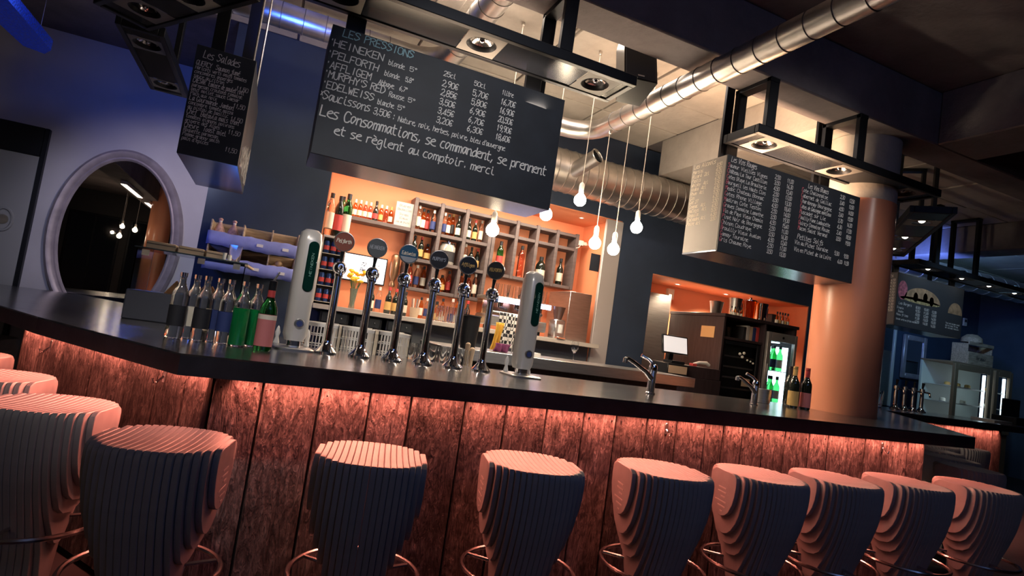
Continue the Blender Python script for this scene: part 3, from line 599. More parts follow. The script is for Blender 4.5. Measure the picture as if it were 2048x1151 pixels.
# brackets carrying the boards
for x, y, z0, z1, bd in ((0.22, 3.19, 2.69, 3.66, b1), (1.33, 3.19, 2.69, 3.66, b1), (2.80, 3.19, 2.69, 3.66, b2), (3.72, 3.19, 2.69, 3.66, b2), (-0.47, 3.80, 2.69, 3.66, b3), (-0.36, 4.42, 2.69, 3.66, b3), (7.25, 5.1, 2.76, 3.66, b4), (8.3, 5.1, 2.76, 3.66, b4)):
    p = bd.location; MB().bbox(x-.035-p.x, x+.035-p.x, y-.012-p.y, y+.012-p.y, z0-p.z-.02, z1-p.z, 0.002).build('hanger_post', BLACKM, bd)
for x in (-0.29, -0.27):
    p = b3.location; MB().cyl((x-p.x, 4.0+(.35 if x > -.28 else 0)-p.y, .6), (x-p.x, 4.0+(.35 if x > -.28 else 0)-p.y, 1.6), .007, n=8).build('hanger_rod', STEEL, b3)

# ================================================================== pendant bulbs
BULBG = MB().lathe([(.017, .072), (.0175, .056), (.026, .044), (.038, .031), (.0465, .014), (.048, 0), (.0445, -.020), (.034, -.035), (.019, -.045), (.001, -.048)], n=20, caps=False).mesh('bulb', BULB)
SOCK = MB().lathe([(.0205, .068), (.021, .12), (.016, .135), (.006, .145)], n=14).mesh('socket', mat('white_socket', (0.8, 0.74, 0.66), 0.4))
pend = [(1.463, 2.047, 'hanging lowest below the draught beer board'), (1.876, 2.255, 'half hidden behind the beer board'), (2.152, 2.43, 'hanging highest, in front of the fat duct'),
        (2.338, 2.12, 'before the pale upright panel, shelf side'), (2.515, 2.105, 'before the pale upright panel, wine list side'), (2.708, 2.325, 'hanging just clear of the wine list board')]
for x, z, d in pend:
    o = thing('pendant_bulb', 'bare glowing globe bulb on a thin cord, '+d, 'pendant lamp', (x, 4.0, z)); place(BULBG, 'bulb', o); place(SOCK, 'socket', o)
    tz = 3.043 if abs(x-2.338) < .01 else 3.65; MB().cyl((0, 0, .14), (0, 0, tz-z), .0035, n=6).build('cord', mat('pale_cord', (0.60, 0.52, 0.44), 0.7), o)
    MB().lathe([(.014, 0.01), (.014, -.010), (.006, -.016)], (0, 0, tz-z-.01), 12).build('ceiling_hook', GALV, o)

# ================================================================== ducts
SEAM = mat('duct_seam', (0.16, 0.15, 0.15), 0.5, 0.8)
def duct(name, label, pts, r, ring=0.16, tail=None):
    o = thing(name, label, 'duct', (0, 0, 0)); P = [Vector(p) for p in pts]
    MB().tube(P, r, 28).build('pipe', GALV, o)
    for a, b in zip(P, P[1:]):
        n = int((b-a).length/ring)
        for k in range(1, n):
            q = a+(b-a)*k/n; d = (b-a).normalized()
            sr = .0032 if r < .15 else .006; e1 = d.orthogonal().normalized(); e2 = d.cross(e1); MB().tube([q+(e1*math.cos(t_*math.pi/14)+e2*math.sin(t_*math.pi/14))*(r+sr*.4) for t_ in range(28)], sr, 5, closed=True).build('seam_ring', SEAM if r < .15 else GALV, o)
    return o
def arc(c, r, a0, a1, n, z): return [(c[0]+r*math.cos(a0+(a1-a0)*k/n), c[1]+r*math.sin(a0+(a1-a0)*k/n), z) for k in range(n+1)]
duct('ventilation_duct', 'galvanised round duct slanting past the beam towards the wine list board', [(2.36, -1.0, 3.12), (2.36, 4.12, 3.12)]+arc((2.10, 4.12), .26, .3, math.pi/2, 5, 3.12)+[(0.9, 4.38, 3.12)], 0.078)
big = duct('ventilation_duct', 'fat galvanised duct running along the dark wall behind the pendant bulbs', [(0.9, 5.28, 3.04), (4.9, 5.28, 3.04)], 0.215, 0.11)
MB().cyl((4.20, 5.28, 3.04), (4.26, 5.28, 3.04), .226, n=32).build('clamp_band', STEEL, big)
duct('ventilation_duct', 'thin galvanised duct behind the draught beer board turning towards the guests', [(-0.85, 4.66, 3.42), (0.75, 4.66, 3.42)]+arc((0.75, 4.36), .30, math.pi/2, 0, 5, 3.42)+[(1.05, 2.0, 3.42)], 0.095)
t = thing('duct_nozzle', 'short open duct nozzle with louvred grille pointing out from the fat duct', 'duct', (0, 0, 0))
A, Bp = Vector((2.62, 5.15, 3.00)), Vector((2.74, 4.86, 3.135)); dv = (Bp-A).normalized()
MB().cyl(A, Bp, .076, n=28, caps=False).build('nozzle_pipe', GALV, t); MB().tube([Bp+(dv.orthogonal().normalized()*math.cos(k*math.pi/12)+dv.cross(dv.orthogonal().normalized())*math.sin(k*math.pi/12))*.077 for k in range(24)], .006, 6, closed=True).build('rim', GALV, t)
MB().cyl(Bp-dv*.03, Bp-dv*.025, .074, n=28).build('grille_back', BLACKM, t)
sd = Vector((0, 0, 1)).cross(dv).normalized(); upv = dv.cross(sd)
for k in range(-3, 4):
    h = k*.019; wd = math.sqrt(.073**2-h*h); c_ = Bp-dv*.012+upv*h
    MB().add([c_-sd*wd-upv*.003, c_+sd*wd-upv*.003, c_+sd*wd+upv*.006-dv*.012, c_-sd*wd+upv*.006-dv*.012], [(0, 1, 2, 3)]).build('louvre', STEEL, t, False)
duct('ventilation_duct', 'galvanised duct beyond the orange column above the burger board', [(7.3, 5.8, 3.18), (13.3, 5.8, 3.30)], 0.17, 0.35)
# wall-mounted speaker on the beam
s = thing('loudspeaker', 'black wedge loudspeaker tilted down from the ceiling beam', 'loudspeaker', (2.12, 3.42, 3.30)); s.scale = (1.18,)*3; s.rotation_euler = (math.radians(-20), 0, math.radians(-14))
MB().prism([(-.10, -.10), (.10, -.10), (.075, .10), (-.075, .10)], -.20, .20).build('cabinet', BLACKPL, s, False)
MB().bbox(-.09, .09, -.104, -.10, -.19, .19, .002).build('grille', mat('speaker_cloth', (0.03, 0.035, 0.045), 0.8), s)
MB().bbox(-.02, .02, -.106, -.104, -.175, -.165, .0005).build('badge', STEEL, s)
MB().tube([(0, .10, .1), (0, .16, .14), (0, .06, .36)], .012, 8).build('bracket', STEEL, s)
# conduit pipe along the ceiling beside the speaker
o = MB().cyl((2.24, 3.46, 3.56), (2.80, 3.50, 3.56), .022, n=12).build('conduit_pipe', GALV); tag(o, 'short grey conduit pipe under the ceiling beside the loudspeaker', 'pipe')
# blue glass lamp hung near the mirror wall
b = thing('glass_lamp', 'long blue glowing crystal lamp hanging from wires in the dark corner', 'lamp', (-1.90, 5.35, 3.02)); BLG = mat('blue_crystal', (0.02, 0.06, 0.5), 0.15, emit=(0.02, 0.06, 0.9), estr=0.07, noise=(60, 0.6, (1, 1, 1)), bump=0.6)
pp = MB().prism([(-.16, -.75), (.10, -.75), (.10, .20), (.02, .34), (-.10, .28)], -.05, .03).build('crystal_body', BLG, b)
for y in (-.4, .22): MB().cyl((0, y, .03), (0, y, .70), .002, n=5).build('wire', STEEL, b)
# ================================================================== bottles and glasses (kinds shared by all)
def bottle_mesh(kind):
    """-> list of (part name, mesh)"""
    K = {'spirit': (.036, .30, .19, .014), 'wine': (.037, .30, .17, .0145), 'small': (.026, .20, .11, .011), 'squat': (.045, .22, .13, .015), 'tall': (.033, .32, .22, .013), 'soda': (.028, .21, .10, .012)}
    r, H, hs, rn = K[kind]
    body = [(r*.90, 0), (r, .008), (r, hs), (r*.93, hs+.02), (r*.6, hs+.045), (rn, hs+.065), (rn*.95, H-.02), (rn*1.12, H-.018), (rn*1.12, H)]
    return body, r, H, hs, rn
BM = {}
def bottle_parts(kind, glassm, labelm, capm, lz=(.25, .80), liq=None):
    key = (kind, glassm.name, labelm.name if labelm else '', capm.name if capm else '', lz, liq.name if liq else '')
    if key in BM: return BM[key]
    body, r, H, hs, rn = bottle_mesh(kind); P = [('glass_body', MB().lathe(body, n=16).mesh('glass_body', glassm))]
    if labelm: P.append(('paper_label', MB().lathe([(r+.0008, hs*lz[0]), (r+.0008, hs*lz[1])], n=16, caps=False).mesh('paper_label', labelm)))
    if capm: P.append(('cap', MB().lathe([(rn*1.2, H-.035), (rn*1.2, H+.004), (rn*.5, H+.006)], n=12).mesh('cap', capm)))
    if liq: P.append(('liquid', MB().lathe([(r*.86, .008), (r*.93, .014), (r*.93, hs*.93)], n=16).mesh('liquid', liq)))
    BM[key] = P; return P
def bottle(p, label, group, kind='spirit', glassm=AMBERG, labelm=CREAML, capm=BLACKL, lz=(.25, .80), liq=None, sc=1.0, name='bottle'):
    o = thing(name, label, 'bottle', p, random.uniform(0, 6), group); o.scale = (sc, sc, sc)
    for n_, me in bottle_parts(kind, glassm, labelm, capm, lz, liq): place(me, n_, o)
    return o
GLM = MB().lathe([(.026, 0), (.028, .004), (.034, .11), (.0325, .11), (.0265, .008), (.001, .008)], n=16, caps=False).mesh('tumbler', CLEAR)
WINEG = MB().lathe([(.032, 0), (.030, .004), (.005, .008), (.004, .07), (.02, .085), (.034, .115), (.033, .15), (.028, .175), (.0272, .175), (.0322, .15), (.033, .116), (.019, .087), (.001, .078)], n=18, caps=False).mesh('goblet', CLEAR)

# ---- bottles standing on the bar counter by the corner
GB = 'bottles on the bar counter'; T = 1.0765
cl = [(-.338, 3.03, BLACKL, 'first of the clear spirit bottles, beside the glass display case'), (-.290, 3.13, CREAML, 'second of the clear spirit bottles, with a pale back label'), (-.238, 3.04, BLACKL, 'third of the clear spirit bottles, with a black label'),
      (-.188, 3.10, BLUEL, 'fourth of the clear spirit bottles, with a navy label'), (-.138, 3.03, BLUEL, 'fifth of the clear spirit bottles, next to the green syrup')]
for x, y, lm, d in cl: bottle((x, y, T), d+' on the bar', GB, 'spirit', CLEAR, lm, None, (.30, .78))
bottle((-.075, 2.97, T), 'clear bottle half filled with bright green syrup on the bar', None, 'spirit', CLEAR, None, None, liq=GREENLIQ)
bottle((-.018, 3.06, T), 'clear bottle with green syrup behind the red labelled bottle', None, 'spirit', CLEAR, None, None, liq=GREENLIQ)
o = bottle((.038, 2.90, T), 'green glass bottle with red label and pourer on the bar', None, 'wine', GREENG, PINKL, None, (.12, .92)); o.rotation_euler = (0, 0, 0); o.scale = (1.06,)*3
MB().lathe([(.0158, .225), (.0158, .262)], n=14, caps=False).build('red_foil', REDL, o); MB().lathe([(.0165, .262), (.0165, .302), (.008, .306)], n=14).build('stopper', BLACKPL, o)
MB().cyl((0, 0, .304), (.018, 0, .345), .005, .003, 8).build('pourer', STEEL, o); MB().lathe([(.0382, .135), (.0382, .155)], n=16, caps=False).build('cream_band', CREAML, o)

# ---- draught towers
def rrect(w_, d_, r, n=5):
    P = []
    for cx, cy, a0 in ((w_/2-r, d_/2-r, 0), (-w_/2+r, d_/2-r, 90), (-w_/2+r, -d_/2+r, 180), (w_/2-r, -d_/2+r, 270)):
        P += [(cx+r*math.cos(math.radians(a0+90*k/n)), cy+r*math.sin(math.radians(a0+90*k/n))) for k in range(n+1)]
    return P
def loft(secs):
    """secs: list of (polygon, z)"""
    mb = MB(); n = len(secs[0][0]); vs = []
    for poly, z in secs: vs += [(x, y, z) for x, y in poly]
    fs = [(k*n+i, k*n+(i+1) % n, (k+1)*n+(i+1) % n, (k+1)*n+i) for k in range(len(secs)-1) for i in range(n)]
    fs += [tuple(range(n))[::-1], tuple(range((len(secs)-1)*n, len(secs)*n))]
    return mb.add(vs, fs)
def tower(x, y, rz, label):
    o = thing('draught_tower', label, 'beer tower', (x, y, 1.0765), rz)
    secs = [(rrect(.09, .10, .03), .045), (rrect(.112, .12, .04), .075), (rrect(.116, .125, .042), .30), (rrect(.116, .12, .042), .56), (rrect(.102, .10, .04), .605), (rrect(.064, .06, .028), .622)]
    b = loft(secs).build('shell', TOWERP, o)
    loft([(rrect(.19, .22, .03), 0), (rrect(.19, .22, .03), .008), (rrect(.17, .20, .03), .014)]).build('drip_tray', STEEL, o)
    loft([(rrect(.07, .07, .02), .012), (rrect(.07, .07, .02), .05)]).build('foot', CHROME, o)
    win = loft([(rrect(.052, .26, .025), 0), (rrect(.052, .26, .025), .010), (rrect(.042, .25, .02), .014)]).xform(Matrix.Translation((.012, -.056, .43)) @ Matrix.Rotation(math.pi/2, 4, 'X')).build('window', GREENW, o)
    text_mb([('HEINEKEN', -.06, .06, -.006, .011, .0016)], 3).xform(Matrix.Translation((.012, -.0712, .44)) @ Matrix.Rotation(-math.pi/2, 4, 'Y')).build('window_lettering', mat('pale_green_print', (0.25, 0.5, 0.42), 0.5), win, False)
    bt = MB().lathe([(.001, 0), (.022, 0), (.026, -.006), (.026, -.010)], n=24).xform(Matrix.Translation((.004, -.068, .135)) @ Matrix.Rotation(math.pi/2, 4, 'X')).build('round_badge', STEEL, o)
    MB().lathe([(.001, 0), (.015, 0), (.016, -.003)], n=20).xform(Matrix.Translation((.004, -.0695, .135)) @ Matrix.Rotation(math.pi/2, 4, 'X')).build('badge_centre', BLUEL, bt)
    # little carved lion-like supports flanking the foot are plain turned pegs here
    for sx in (-1, 1): MB().lathe([(.012, .012), (.016, .02), (.008, .05), (.013, .075), (.006, .10), (.001, .108)], (sx*.075, .05, 0), 10).build('side_peg', WHITEP, o)
    return o
tower(.183, 3.20, math.radians(6), 'pale rounded draught tower beside the green glass bottle')
tower(1.455, 3.14, math.radians(2), 'pale rounded draught tower beside the chrome taps, by the faucet end')

# ---- six chrome taps
TAPB = MB().lathe([(.058, 0), (.058, .010), (.050, .018), (.030, .040), (.021, .065), (.0205, .07)], n=24).mesh('flared_base', CHROME)
TAPC = MB().lathe([(.0205, .065), (.0195, .40), (.023, .405), (.023, .42), (.0195, .425)], n=20).mesh('column', CHROME)
th = MB(); th.sphere((0, 0, .448), .037, 18, 12, 1.05); th.cyl((0, -.02, .45), (0, -.055, .455), .018, .014, 14); TAPH = th.mesh('tap_head', CHROME)
TAPS = MB().tube([(0, -.05, .455), (0, -.075, .452), (0, -.088, .435), (0, -.090, .40)], .0095, 10).mesh('spout', CHROME)
TAPL = MB().tube([(0, .0, .47), (0, -.004, .50), (0, -.010, .535)], [.010, .008, .012], 10).mesh('lever', BLACKPL)
bad = [((.22, .07, .05), 'brown', 'Pelforth', CREAML), ((.10, .11, .12), 'grey', 'HEINEKEN', mat('pewter', (.35, .36, .38), .4, .5)), ((.02, .10, .20), 'blue', 'Edelweiss', CREAML), ((.025, .025, .03), 'black', "MURPHY'S", mat('pewter', (.35, .36, .38), .4, .5)), ((.012, .014, .02), 'glossy black', 'Affligem', GOLDL), ((.04, .04, .045), 'dark, turned-away', 'PELFORTH', GOLDL)]
for i, (col, cn, txt, tm) in enumerate(bad):
    x = .345+.1735*i; o = thing('beer_tap', 'chrome beer tap column with round %s badge' % cn, 'beer tap', (x, 3.165, 1.0765), 0)
    for n_, me in (('flared_base', TAPB), ('column', TAPC), ('tap_head', TAPH), ('spout', TAPS), ('lever', TAPL)): place(me, n_, o)
    fm = mat('badge_face_'+cn.replace(', ', '_').replace(' ', '_').replace('-', '_'), col, .3, coat=.3)
    MX = Matrix.Translation((0, -.012, .588)) @ Matrix.Rotation(math.radians(-42 if i == 5 else -6), 4, 'Z') @ Matrix.Rotation(math.pi/2, 4, 'X')
    bd = MB().lathe([(.001, .006), (.048, .006), (.053, .002), (.053, -.006), (.048, -.010), (.001, -.010)], n=28, caps=False).xform(MX).build('badge', fm, o)
    MB().tube([(.0505*math.cos(k*math.pi/14), .0505*math.sin(k*math.pi/14), .006) for k in range(28)], .003, 6, closed=True).xform(MX).build('badge_rim', mat('badge_rim', (.22, .21, .21), .3, .8), bd)
    text_mb([(txt, -.038, .038, -.006, .018, .0030)], 20+i).xform(MX @ Matrix.Rotation(-math.pi/2, 4, 'X') @ Matrix.Translation((0, -.0072, 0))).build('badge_lettering', tm, bd, False)
    if i == 2: MB().add([(.047*math.cos(math.radians(200+140*k/10)), .047*math.sin(math.radians(200+140*k/10)), .0066) for k in range(11)], [tuple(range(11))]).xform(MX).build('badge_snow', mat('pewter', (.35, .36, .38), .4, .5), bd, False)

# ---- mixer faucets at the sink end
def faucet(x, y, rz, label):
    o = thing('mixer_faucet', label, 'faucet', (x, y, 1.0765), rz)
    MB().lathe([(.030, 0), (.030, .008), (.024, .014), (.023, .13), (.026, .135), (.026, .165), (.020, .18), (.001, .184)], n=20).build('body', CHROME, o)
    MB().tube([(-.015, -.01, .095), (-.08, -.03, .135), (-.17, -.05, .172), (-.235, -.065, .195), (-.255, -.07, .19)], [.017, .015, .013, .012, .014], 12).build('spout', CHROME, o)
    MB().tube([(-.255, -.07, .195), (-.257, -.07, .168)], .014, 12).build('aerator', STEEL, o)
    MB().tube([(0, 0, .178), (-.03, .01, .205), (-.075, .03, .225)], [.012, .010, .012], 10).build('lever', CHROME, o)
    return o
faucet(2.235, 2.93, 0, 'chrome mixer faucet on the counter in front of the steel back counter')
faucet(3.13, 2.98, 0, 'chrome mixer faucet on the counter near the wine bottles').scale = (.9, .9, .9)
# ---- wine bottles and steel pot near the orange column
for (x, y, lm, cap, d) in ((3.90, 3.38, None, BLACKL, 'dark wine bottle without visible label'), (3.655, 3.125, GOLDL, GOLDL, 'dark wine bottle with ochre label and foil'), (3.74, 3.09, PINKL, REDL, 'dark wine bottle with rose label and red foil')):
    o = bottle((x, y, T), d+' beside the orange column', None, 'wine', DARKG, lm, None, (.10, .72))
    if cap: MB().lathe([(.0158, .235), (.0165, .303), (.001, .304)], n=14, caps=False).build('foil', cap, o)
o = thing('steel_pot', 'small steel pot on the counter beside the dark wine bottles', 'pot', (3.50, 3.26, T)); MB().lathe([(.05, 0), (.055, .004), (.06, .10), (.064, .104), (.058, .104), (.05, .008), (.001, .008)], n=24, caps=False).build('pot_wall', STEEL, o); MB().tube([(.06, 0, .09), (.085, 0, .085), (.085, 0, .05), (.058, 0, .04)], .004, 6).build('handle', STEEL, o)

# ---- display case on the counter
dc = thing('display_case', 'glass display case on a dark plinth with a wood edged lid', 'display case', (-.41, 4.22, T), math.radians(-4))
MB().bbox(-.31, .31, -.20, .20, 0, .175, .006).build('plinth', mat('dark_plinth', (0.09, 0.10, 0.13), .4, .3), dc)
for nm, a in (('glass_front', (-.30, .30, -.19, -.184)), ('glass_back', (-.30, .30, .184, .19)), ('glass_side', (-.30, -.294, -.184, .184)), ('glass_side', (.294, .30, -.184, .184))):
    MB().box(*a, .176, .425).build(nm, PANE, dc, False)
MB().bbox(-.31, .31, -.20, .20, .426, .434, .002).build('lid', mat('tinted_lid', (.10, .16, .18), .05, 0, .6), dc); MB().bbox(.295, .315, -.20, .20, .412, .426, .002).build('wood_edge', CARD, dc)
for x in (-.25, .05, .25): MB().bbox(x-.02, x+.02, -.194, -.19, .385, .42, .001).build('clip', STEEL, dc)
for i, (x, y, r_) in enumerate(((.02, -.10, 0), (.16, -.08, 0), (-.14, -.07, 0), (.05, .06, 0))):
    o = MB().add([(0, -.03, 0), (.11, -.03, 0), (.055, -.03, .085), (0, .03, 0), (.11, .03, 0), (.055, .03, .085)], [(0, 1, 2), (5, 4, 3), (0, 3, 4, 1), (1, 4, 5, 2), (2, 5, 3, 0)]).build('sandwich', mat('toast', (.62, .28, .12), .7, noise=(20, .3, (1, 1, 1))), None, False)
    o.location = (-.41+x, 4.22+y, T+.177); o.rotation_euler = (0, 0, r_); tag(o, 'toasted sandwich wedge inside the glass display case', 'sandwich', 'sandwiches in the display case')
for i, (x, w_, d) in enumerate(((-.60, .10, 'longest'), (-.44, .09, 'middle'), (-.32, .06, 'smallest'))):
    o = thing('card_box', '%s of the brown card boxes on the display case lid' % d, 'box', (x, 4.24, T+.4345), .1*i); MB().bbox(-w_, w_*.6, -.06, .06, 0, .05, .003).build('carton', CARD, o); MB().bbox(-w_, w_*.6, -.061, -.0605, .032, .036, .0002).build('flap_seam', DARKW, o)
o = thing('tumbler', 'clear tumbler on the display case lid holding paper straws', 'glass', (-.205, 4.20, T+.4345)); place(GLM, 'glass_wall', o); o.scale = (1.2, 1.2, 1.0)
o = thing('straw_cup', 'two white paper straw stubs standing on the display case lid', 'straws', (-.26, 4.15, T+.4345)); MB().cyl((0, 0, 0), (0, 0, .05), .012, n=10).build('straw', PAPER, o); MB().cyl((.03, 0, 0), (.03, 0, .04), .012, n=10).build('straw', PAPER, o)

# ---- crate rack on the dark wall with blue cloth and nets
cr = thing('crate_rack', 'wooden two tier crate rack with blue cloth trim on the dark wall', 'rack', (-.13, 5.42, 1.53))
for tz in (0, .20):
    MB().bbox(-.34, .34, -.17, .17, tz, tz+.014, .002).build('tier_board', CRATEW, cr); MB().bbox(-.34, .34, .155, .17, tz+.014, tz+.16, .002).build('back_board', CRATEW, cr)
    for x in (-.34, -.10, .12, .328): MB().bbox(x, x+.012, -.16, .155, tz+.014, tz+.15, .002).build('divider', CRATEW, cr)
    cm = MB(); n = 24; vs = []; fs = []
    for k in range(n+1):
        x = -.35+.70*k/n; wv = .004*math.sin(k*.7)+.003*math.sin(k*1.9)
        vs += [(x, -.172+wv*.4, tz+.055+wv), (x, -.178+wv*.5, tz-.005), (x, -.174, tz-.055+wv)]
    for k in range(n):
        for j in (0, 1): fs.append((k*3+j, k*3+j+1, k*3+4+j, k*3+3+j))
    c_ = cm.add(vs, fs).build('cloth_trim', BLUECLOTH, cr); md = c_.modifiers.new('thick', 'SOLIDIFY'); md.thickness = .004
    for x in (.02, .22): MB().bbox(x, x+.05, -.186, -.183, tz-.012, tz+.012, .0005).build('price_tag', PAPER, c_)
for i, (x, d) in enumerate(((-.41, 'by the rack end'), (-.305, 'by the empty compartment'))):
    o = thing('sausage_net', 'pinkish wrapped sausage bundle on top of the crate rack, '+d, 'food', (x, 5.36, 1.745)); o.scale = (.85, .85, 1.0); MB().lathe([(.05, 0), (.056, .03), (.045, .075), (.02, .115), (.012, .135), (.022, .155), (.010, .165)], n=14).build('bundle', mat('pink_net', (.55, .33, .28), .7, noise=(40, .35, (1, 1, 1)), bump=.4), o); MB().lathe([(.014, .13), (.017, .136), (.014, .142)], n=10).build('string_tie', PAPER, o)
o = thing('bread_roll', 'small heap of rolls in the lower crate compartment', 'bread', (.05, 5.34, 1.545))
for k, (x, y, z) in enumerate(((0, 0, .03), (.06, .03, .03), (.03, 0, .065))): MB().sphere((x, y, z), .034, 10, 8, .8).build('roll', mat('crust', (.55, .36, .20), .7), o)

# ---- oval mirror
mr = thing('wall_mirror', 'big oval mirror in a broad silver frame on the pale wall', 'mirror', (-1.475, 7.195, 1.69))
def oval(rx, rz_, y, n=64): return [(rx*math.cos(2*math.pi*k/n), y, rz_*math.sin(2*math.pi*k/n)) for k in range(n)]
fs = MB(); rings = [(.600, .945, 0), (.595, .94, -.045), (.570, .915, -.070), (.535, .880, -.062), (.515, .860, -.040), (.500, .845, -.046), (.488, .832, -.030), (.482, .826, -.012)]
for rx, rz_, y in rings: fs.v += oval(rx, rz_, y)
for k in range(len(rings)-1): fs.f += [(k*64+i, (k+1)*64+i, (k+1)*64+(i+1) % 64, k*64+(i+1) % 64) for i in range(64)]
fs.build('frame', MIRFR, mr); MB().add(oval(.484, .828, -.014), [tuple(range(64))[::-1]]).build('mirror_glass', MIRROR, mr, False)

# ---- inner worktop with racks and glasses behind the taps
iw = thing('work_shelf', 'steel work shelf behind the taps carrying dish racks', 'shelf', (1.15, 3.80, 0)); MB().bbox(-.93, .93, -.30, .30, 1.00, 1.03, .003).build('shelf_top', STEEL, iw)
for x in (-.9, .9): MB().bbox(x-.02, x+.02, -.2, .2, 0, 1.0, .003).build('shelf_leg', STEEL, iw)
for i, (x, d) in enumerate(((.345, 'beside the pale draught tower'), (.56, 'between the other racks'), (.78, 'next to the drinking glasses'))):
    o = thing('dish_rack', 'white plastic lattice dish rack behind the taps, '+d, 'rack', (x, 3.68, 1.031)); W_, D_, H_ = .20, .22, .185
    m = MB(); m.bbox(-W_/2, W_/2, -D_/2, -D_/2+.008, H_-.022, H_, .002); m.bbox(-W_/2, W_/2, D_/2-.008, D_/2, H_-.022, H_, .002); m.bbox(-W_/2, -W_/2+.008, -D_/2, D_/2, H_-.022, H_, .002); m.bbox(W_/2-.008, W_/2, -D_/2, D_/2, H_-.022, H_, .002); m.build('rim', WHITEP, o)
    m = MB()
    for k in range(11):
        q = -W_/2+.004+(W_-.008)*k/10; qd = -D_/2+.004+(D_-.008)*k/10
        m.box(q-.003, q+.003, -D_/2+.001, -D_/2+.006, .004, H_-.02); m.box(q-.003, q+.003, D_/2-.006, D_/2-.001, .004, H_-.02); m.box(-W_/2+.001, -W_/2+.006, qd-.003, qd+.003, .004, H_-.02); m.box(W_/2-.006, W_/2-.001, qd-.003, qd+.003, .004, H_-.02)
    for z in (.05, .11): m.box(-W_/2, W_/2, -D_/2, -D_/2+.005, z, z+.006); m.box(-W_/2, W_/2, D_/2-.005, D_/2, z, z+.006)
    l_ = m.build('lattice', WHITEP, o); l_['kind'] = 'stuff'
    MB().bbox(-W_/2, W_/2, -D_/2, D_/2, 0, .006, .002).build('floor_plate', WHITEP, o)
for i in range(12):
    x = .93+.073*(i % 6)+.01*(i//6); o = thing('tumbler', 'clear drinking glass draining on the work shelf behind the taps', 'glass', (x, 3.70+.09*(i//6), 1.031), 0, 'glasses behind the taps'); place(GLM, 'glass_wall', o); o.scale = (1, 1, 1.2)
o = thing('ice_bucket', 'black plastic ice bucket behind the taps', 'bucket', (1.52, 4.33, 1.151)); MB().lathe([(.055, 0), (.06, .004), (.075, .25), (.08, .255), (.078, .262), (.072, .262), (.056, .01), (.001, .01)], n=28, caps=False).build('bucket_wall', BLACKPL, o); MB().lathe([(.001, .235), (.070, .235)], n=24, caps=False).build('ice_level', mat('ice', (.25, .27, .30), .2), o)
o = thing('wooden_muddlers', 'two pale wooden muddlers standing in front of the ice bucket', 'utensil', (1.36, 3.86, 1.031)); MB().lathe([(.012, 0), (.014, .10), (.018, .15), (.018, .17), (.008, .18)], (.0, 0, 0), 12).build('muddler', CARD, o); MB().lathe([(.012, 0), (.014, .08), (.018, .12), (.018, .14), (.008, .15)], (.04, .01, 0), 12).build('muddler', CARD, o)
# steel back counter
sc = thing('steel_counter', 'stainless steel back counter with a deep front lip', 'counter', (2.55, 4.62, 0))
MB().bbox(-1.25, 1.22, -.32, .32, 1.06, 1.15, .004).build('worktop', STEEL, sc); MB().bbox(-1.22, 1.10, -.22, .30, 0, 1.06, .004).build('base_cabinet', DARKW, sc)
# towels
def cloth(name, label, p, w_, h, m, rz=0.0):
    mb = MB(); nx, nz = 14, 12; vs = []; fs = []
    for j in range(nz+1):
        for i in range(nx+1):
            u, v = i/nx-.5, j/nz; vs.append((u*w_*(1-.25*v*math.sin(3*v)), .018*math.sin(u*15+v*2)*(1-.5*v)+.05*(1-v)**2, h*v))
    for j in range(nz):
        for i in range(nx): k = j*(nx+1)+i; fs.append((k, k+1, k+nx+2, k+nx+1))
    o = mb.add(vs, fs).build(name, m); o.location = p; o.rotation_euler = (0, 0, rz); md = o.modifiers.new('thick', 'SOLIDIFY'); md.thickness = .006; return tag(o, label, 'towel')
CHK = bpy.data.materials.new('checkered_cloth'); CHK.use_nodes = True; N_, L_ = nt(CHK); ck = N_.new('ShaderNodeTexChecker'); ck.inputs['Scale'].default_value = 34; ck.inputs['Color1'].default_value = (.75, .72, .68, 1); ck.inputs['Color2'].default_value = (.02, .02, .025, 1)
tc_ = N_.new('ShaderNodeTexCoord'); L_.new(tc_.outputs['Object'], ck.inputs['Vector']); L_.new(ck.outputs['Color'], N_['Principled BSDF'].inputs['Base Color']); N_['Principled BSDF'].inputs['Roughness'].default_value = .85
rl = thing('towel_rail', 'low steel towel rail on the steel counter beside the draught tower', 'rail', (1.92, 4.60, 1.1505))
for x in (-.12, .12): MB().cyl((x, .05, 0), (x, .05, .33), .006, n=8).build('rail_post', STEEL, rl)
MB().cyl((-.14, .05, .33), (.14, .05, .33), .008, n=10).build('rail_bar', STEEL, rl)
cloth('dish_towel', 'black and white checkered towel hanging behind the draught tower', (1.935, 4.56, 1.19), .19, .29, CHK); cloth('dish_towel', 'yellow towel hanging beside the checkered towel', (1.83, 4.47, 1.16), .075, .23, mat('yellow_cloth', (.72, .42, .06), .85), .2)
cloth('dish_towel', 'purple rag lying under the yellow towel', (1.86, 4.42, 1.152), .14, .07, mat('purple_cloth', (.22, .05, .14), .85))
o = thing('wine_goblet', 'empty clear goblet standing alone on the steel counter', 'glass', (2.60, 4.55, 1.151)); place(WINEG, 'goblet_glass', o)
o = thing('coaster_stack', 'pale stack of paper napkins on the steel counter by the tower', 'napkins', (2.12, 4.42, 1.151))
for k in range(5): MB().bbox(-.06+.004*k, .06, -.06, .06-.003*k, k*.007, k*.007+.006, .001).build('napkin', PAPER, o)
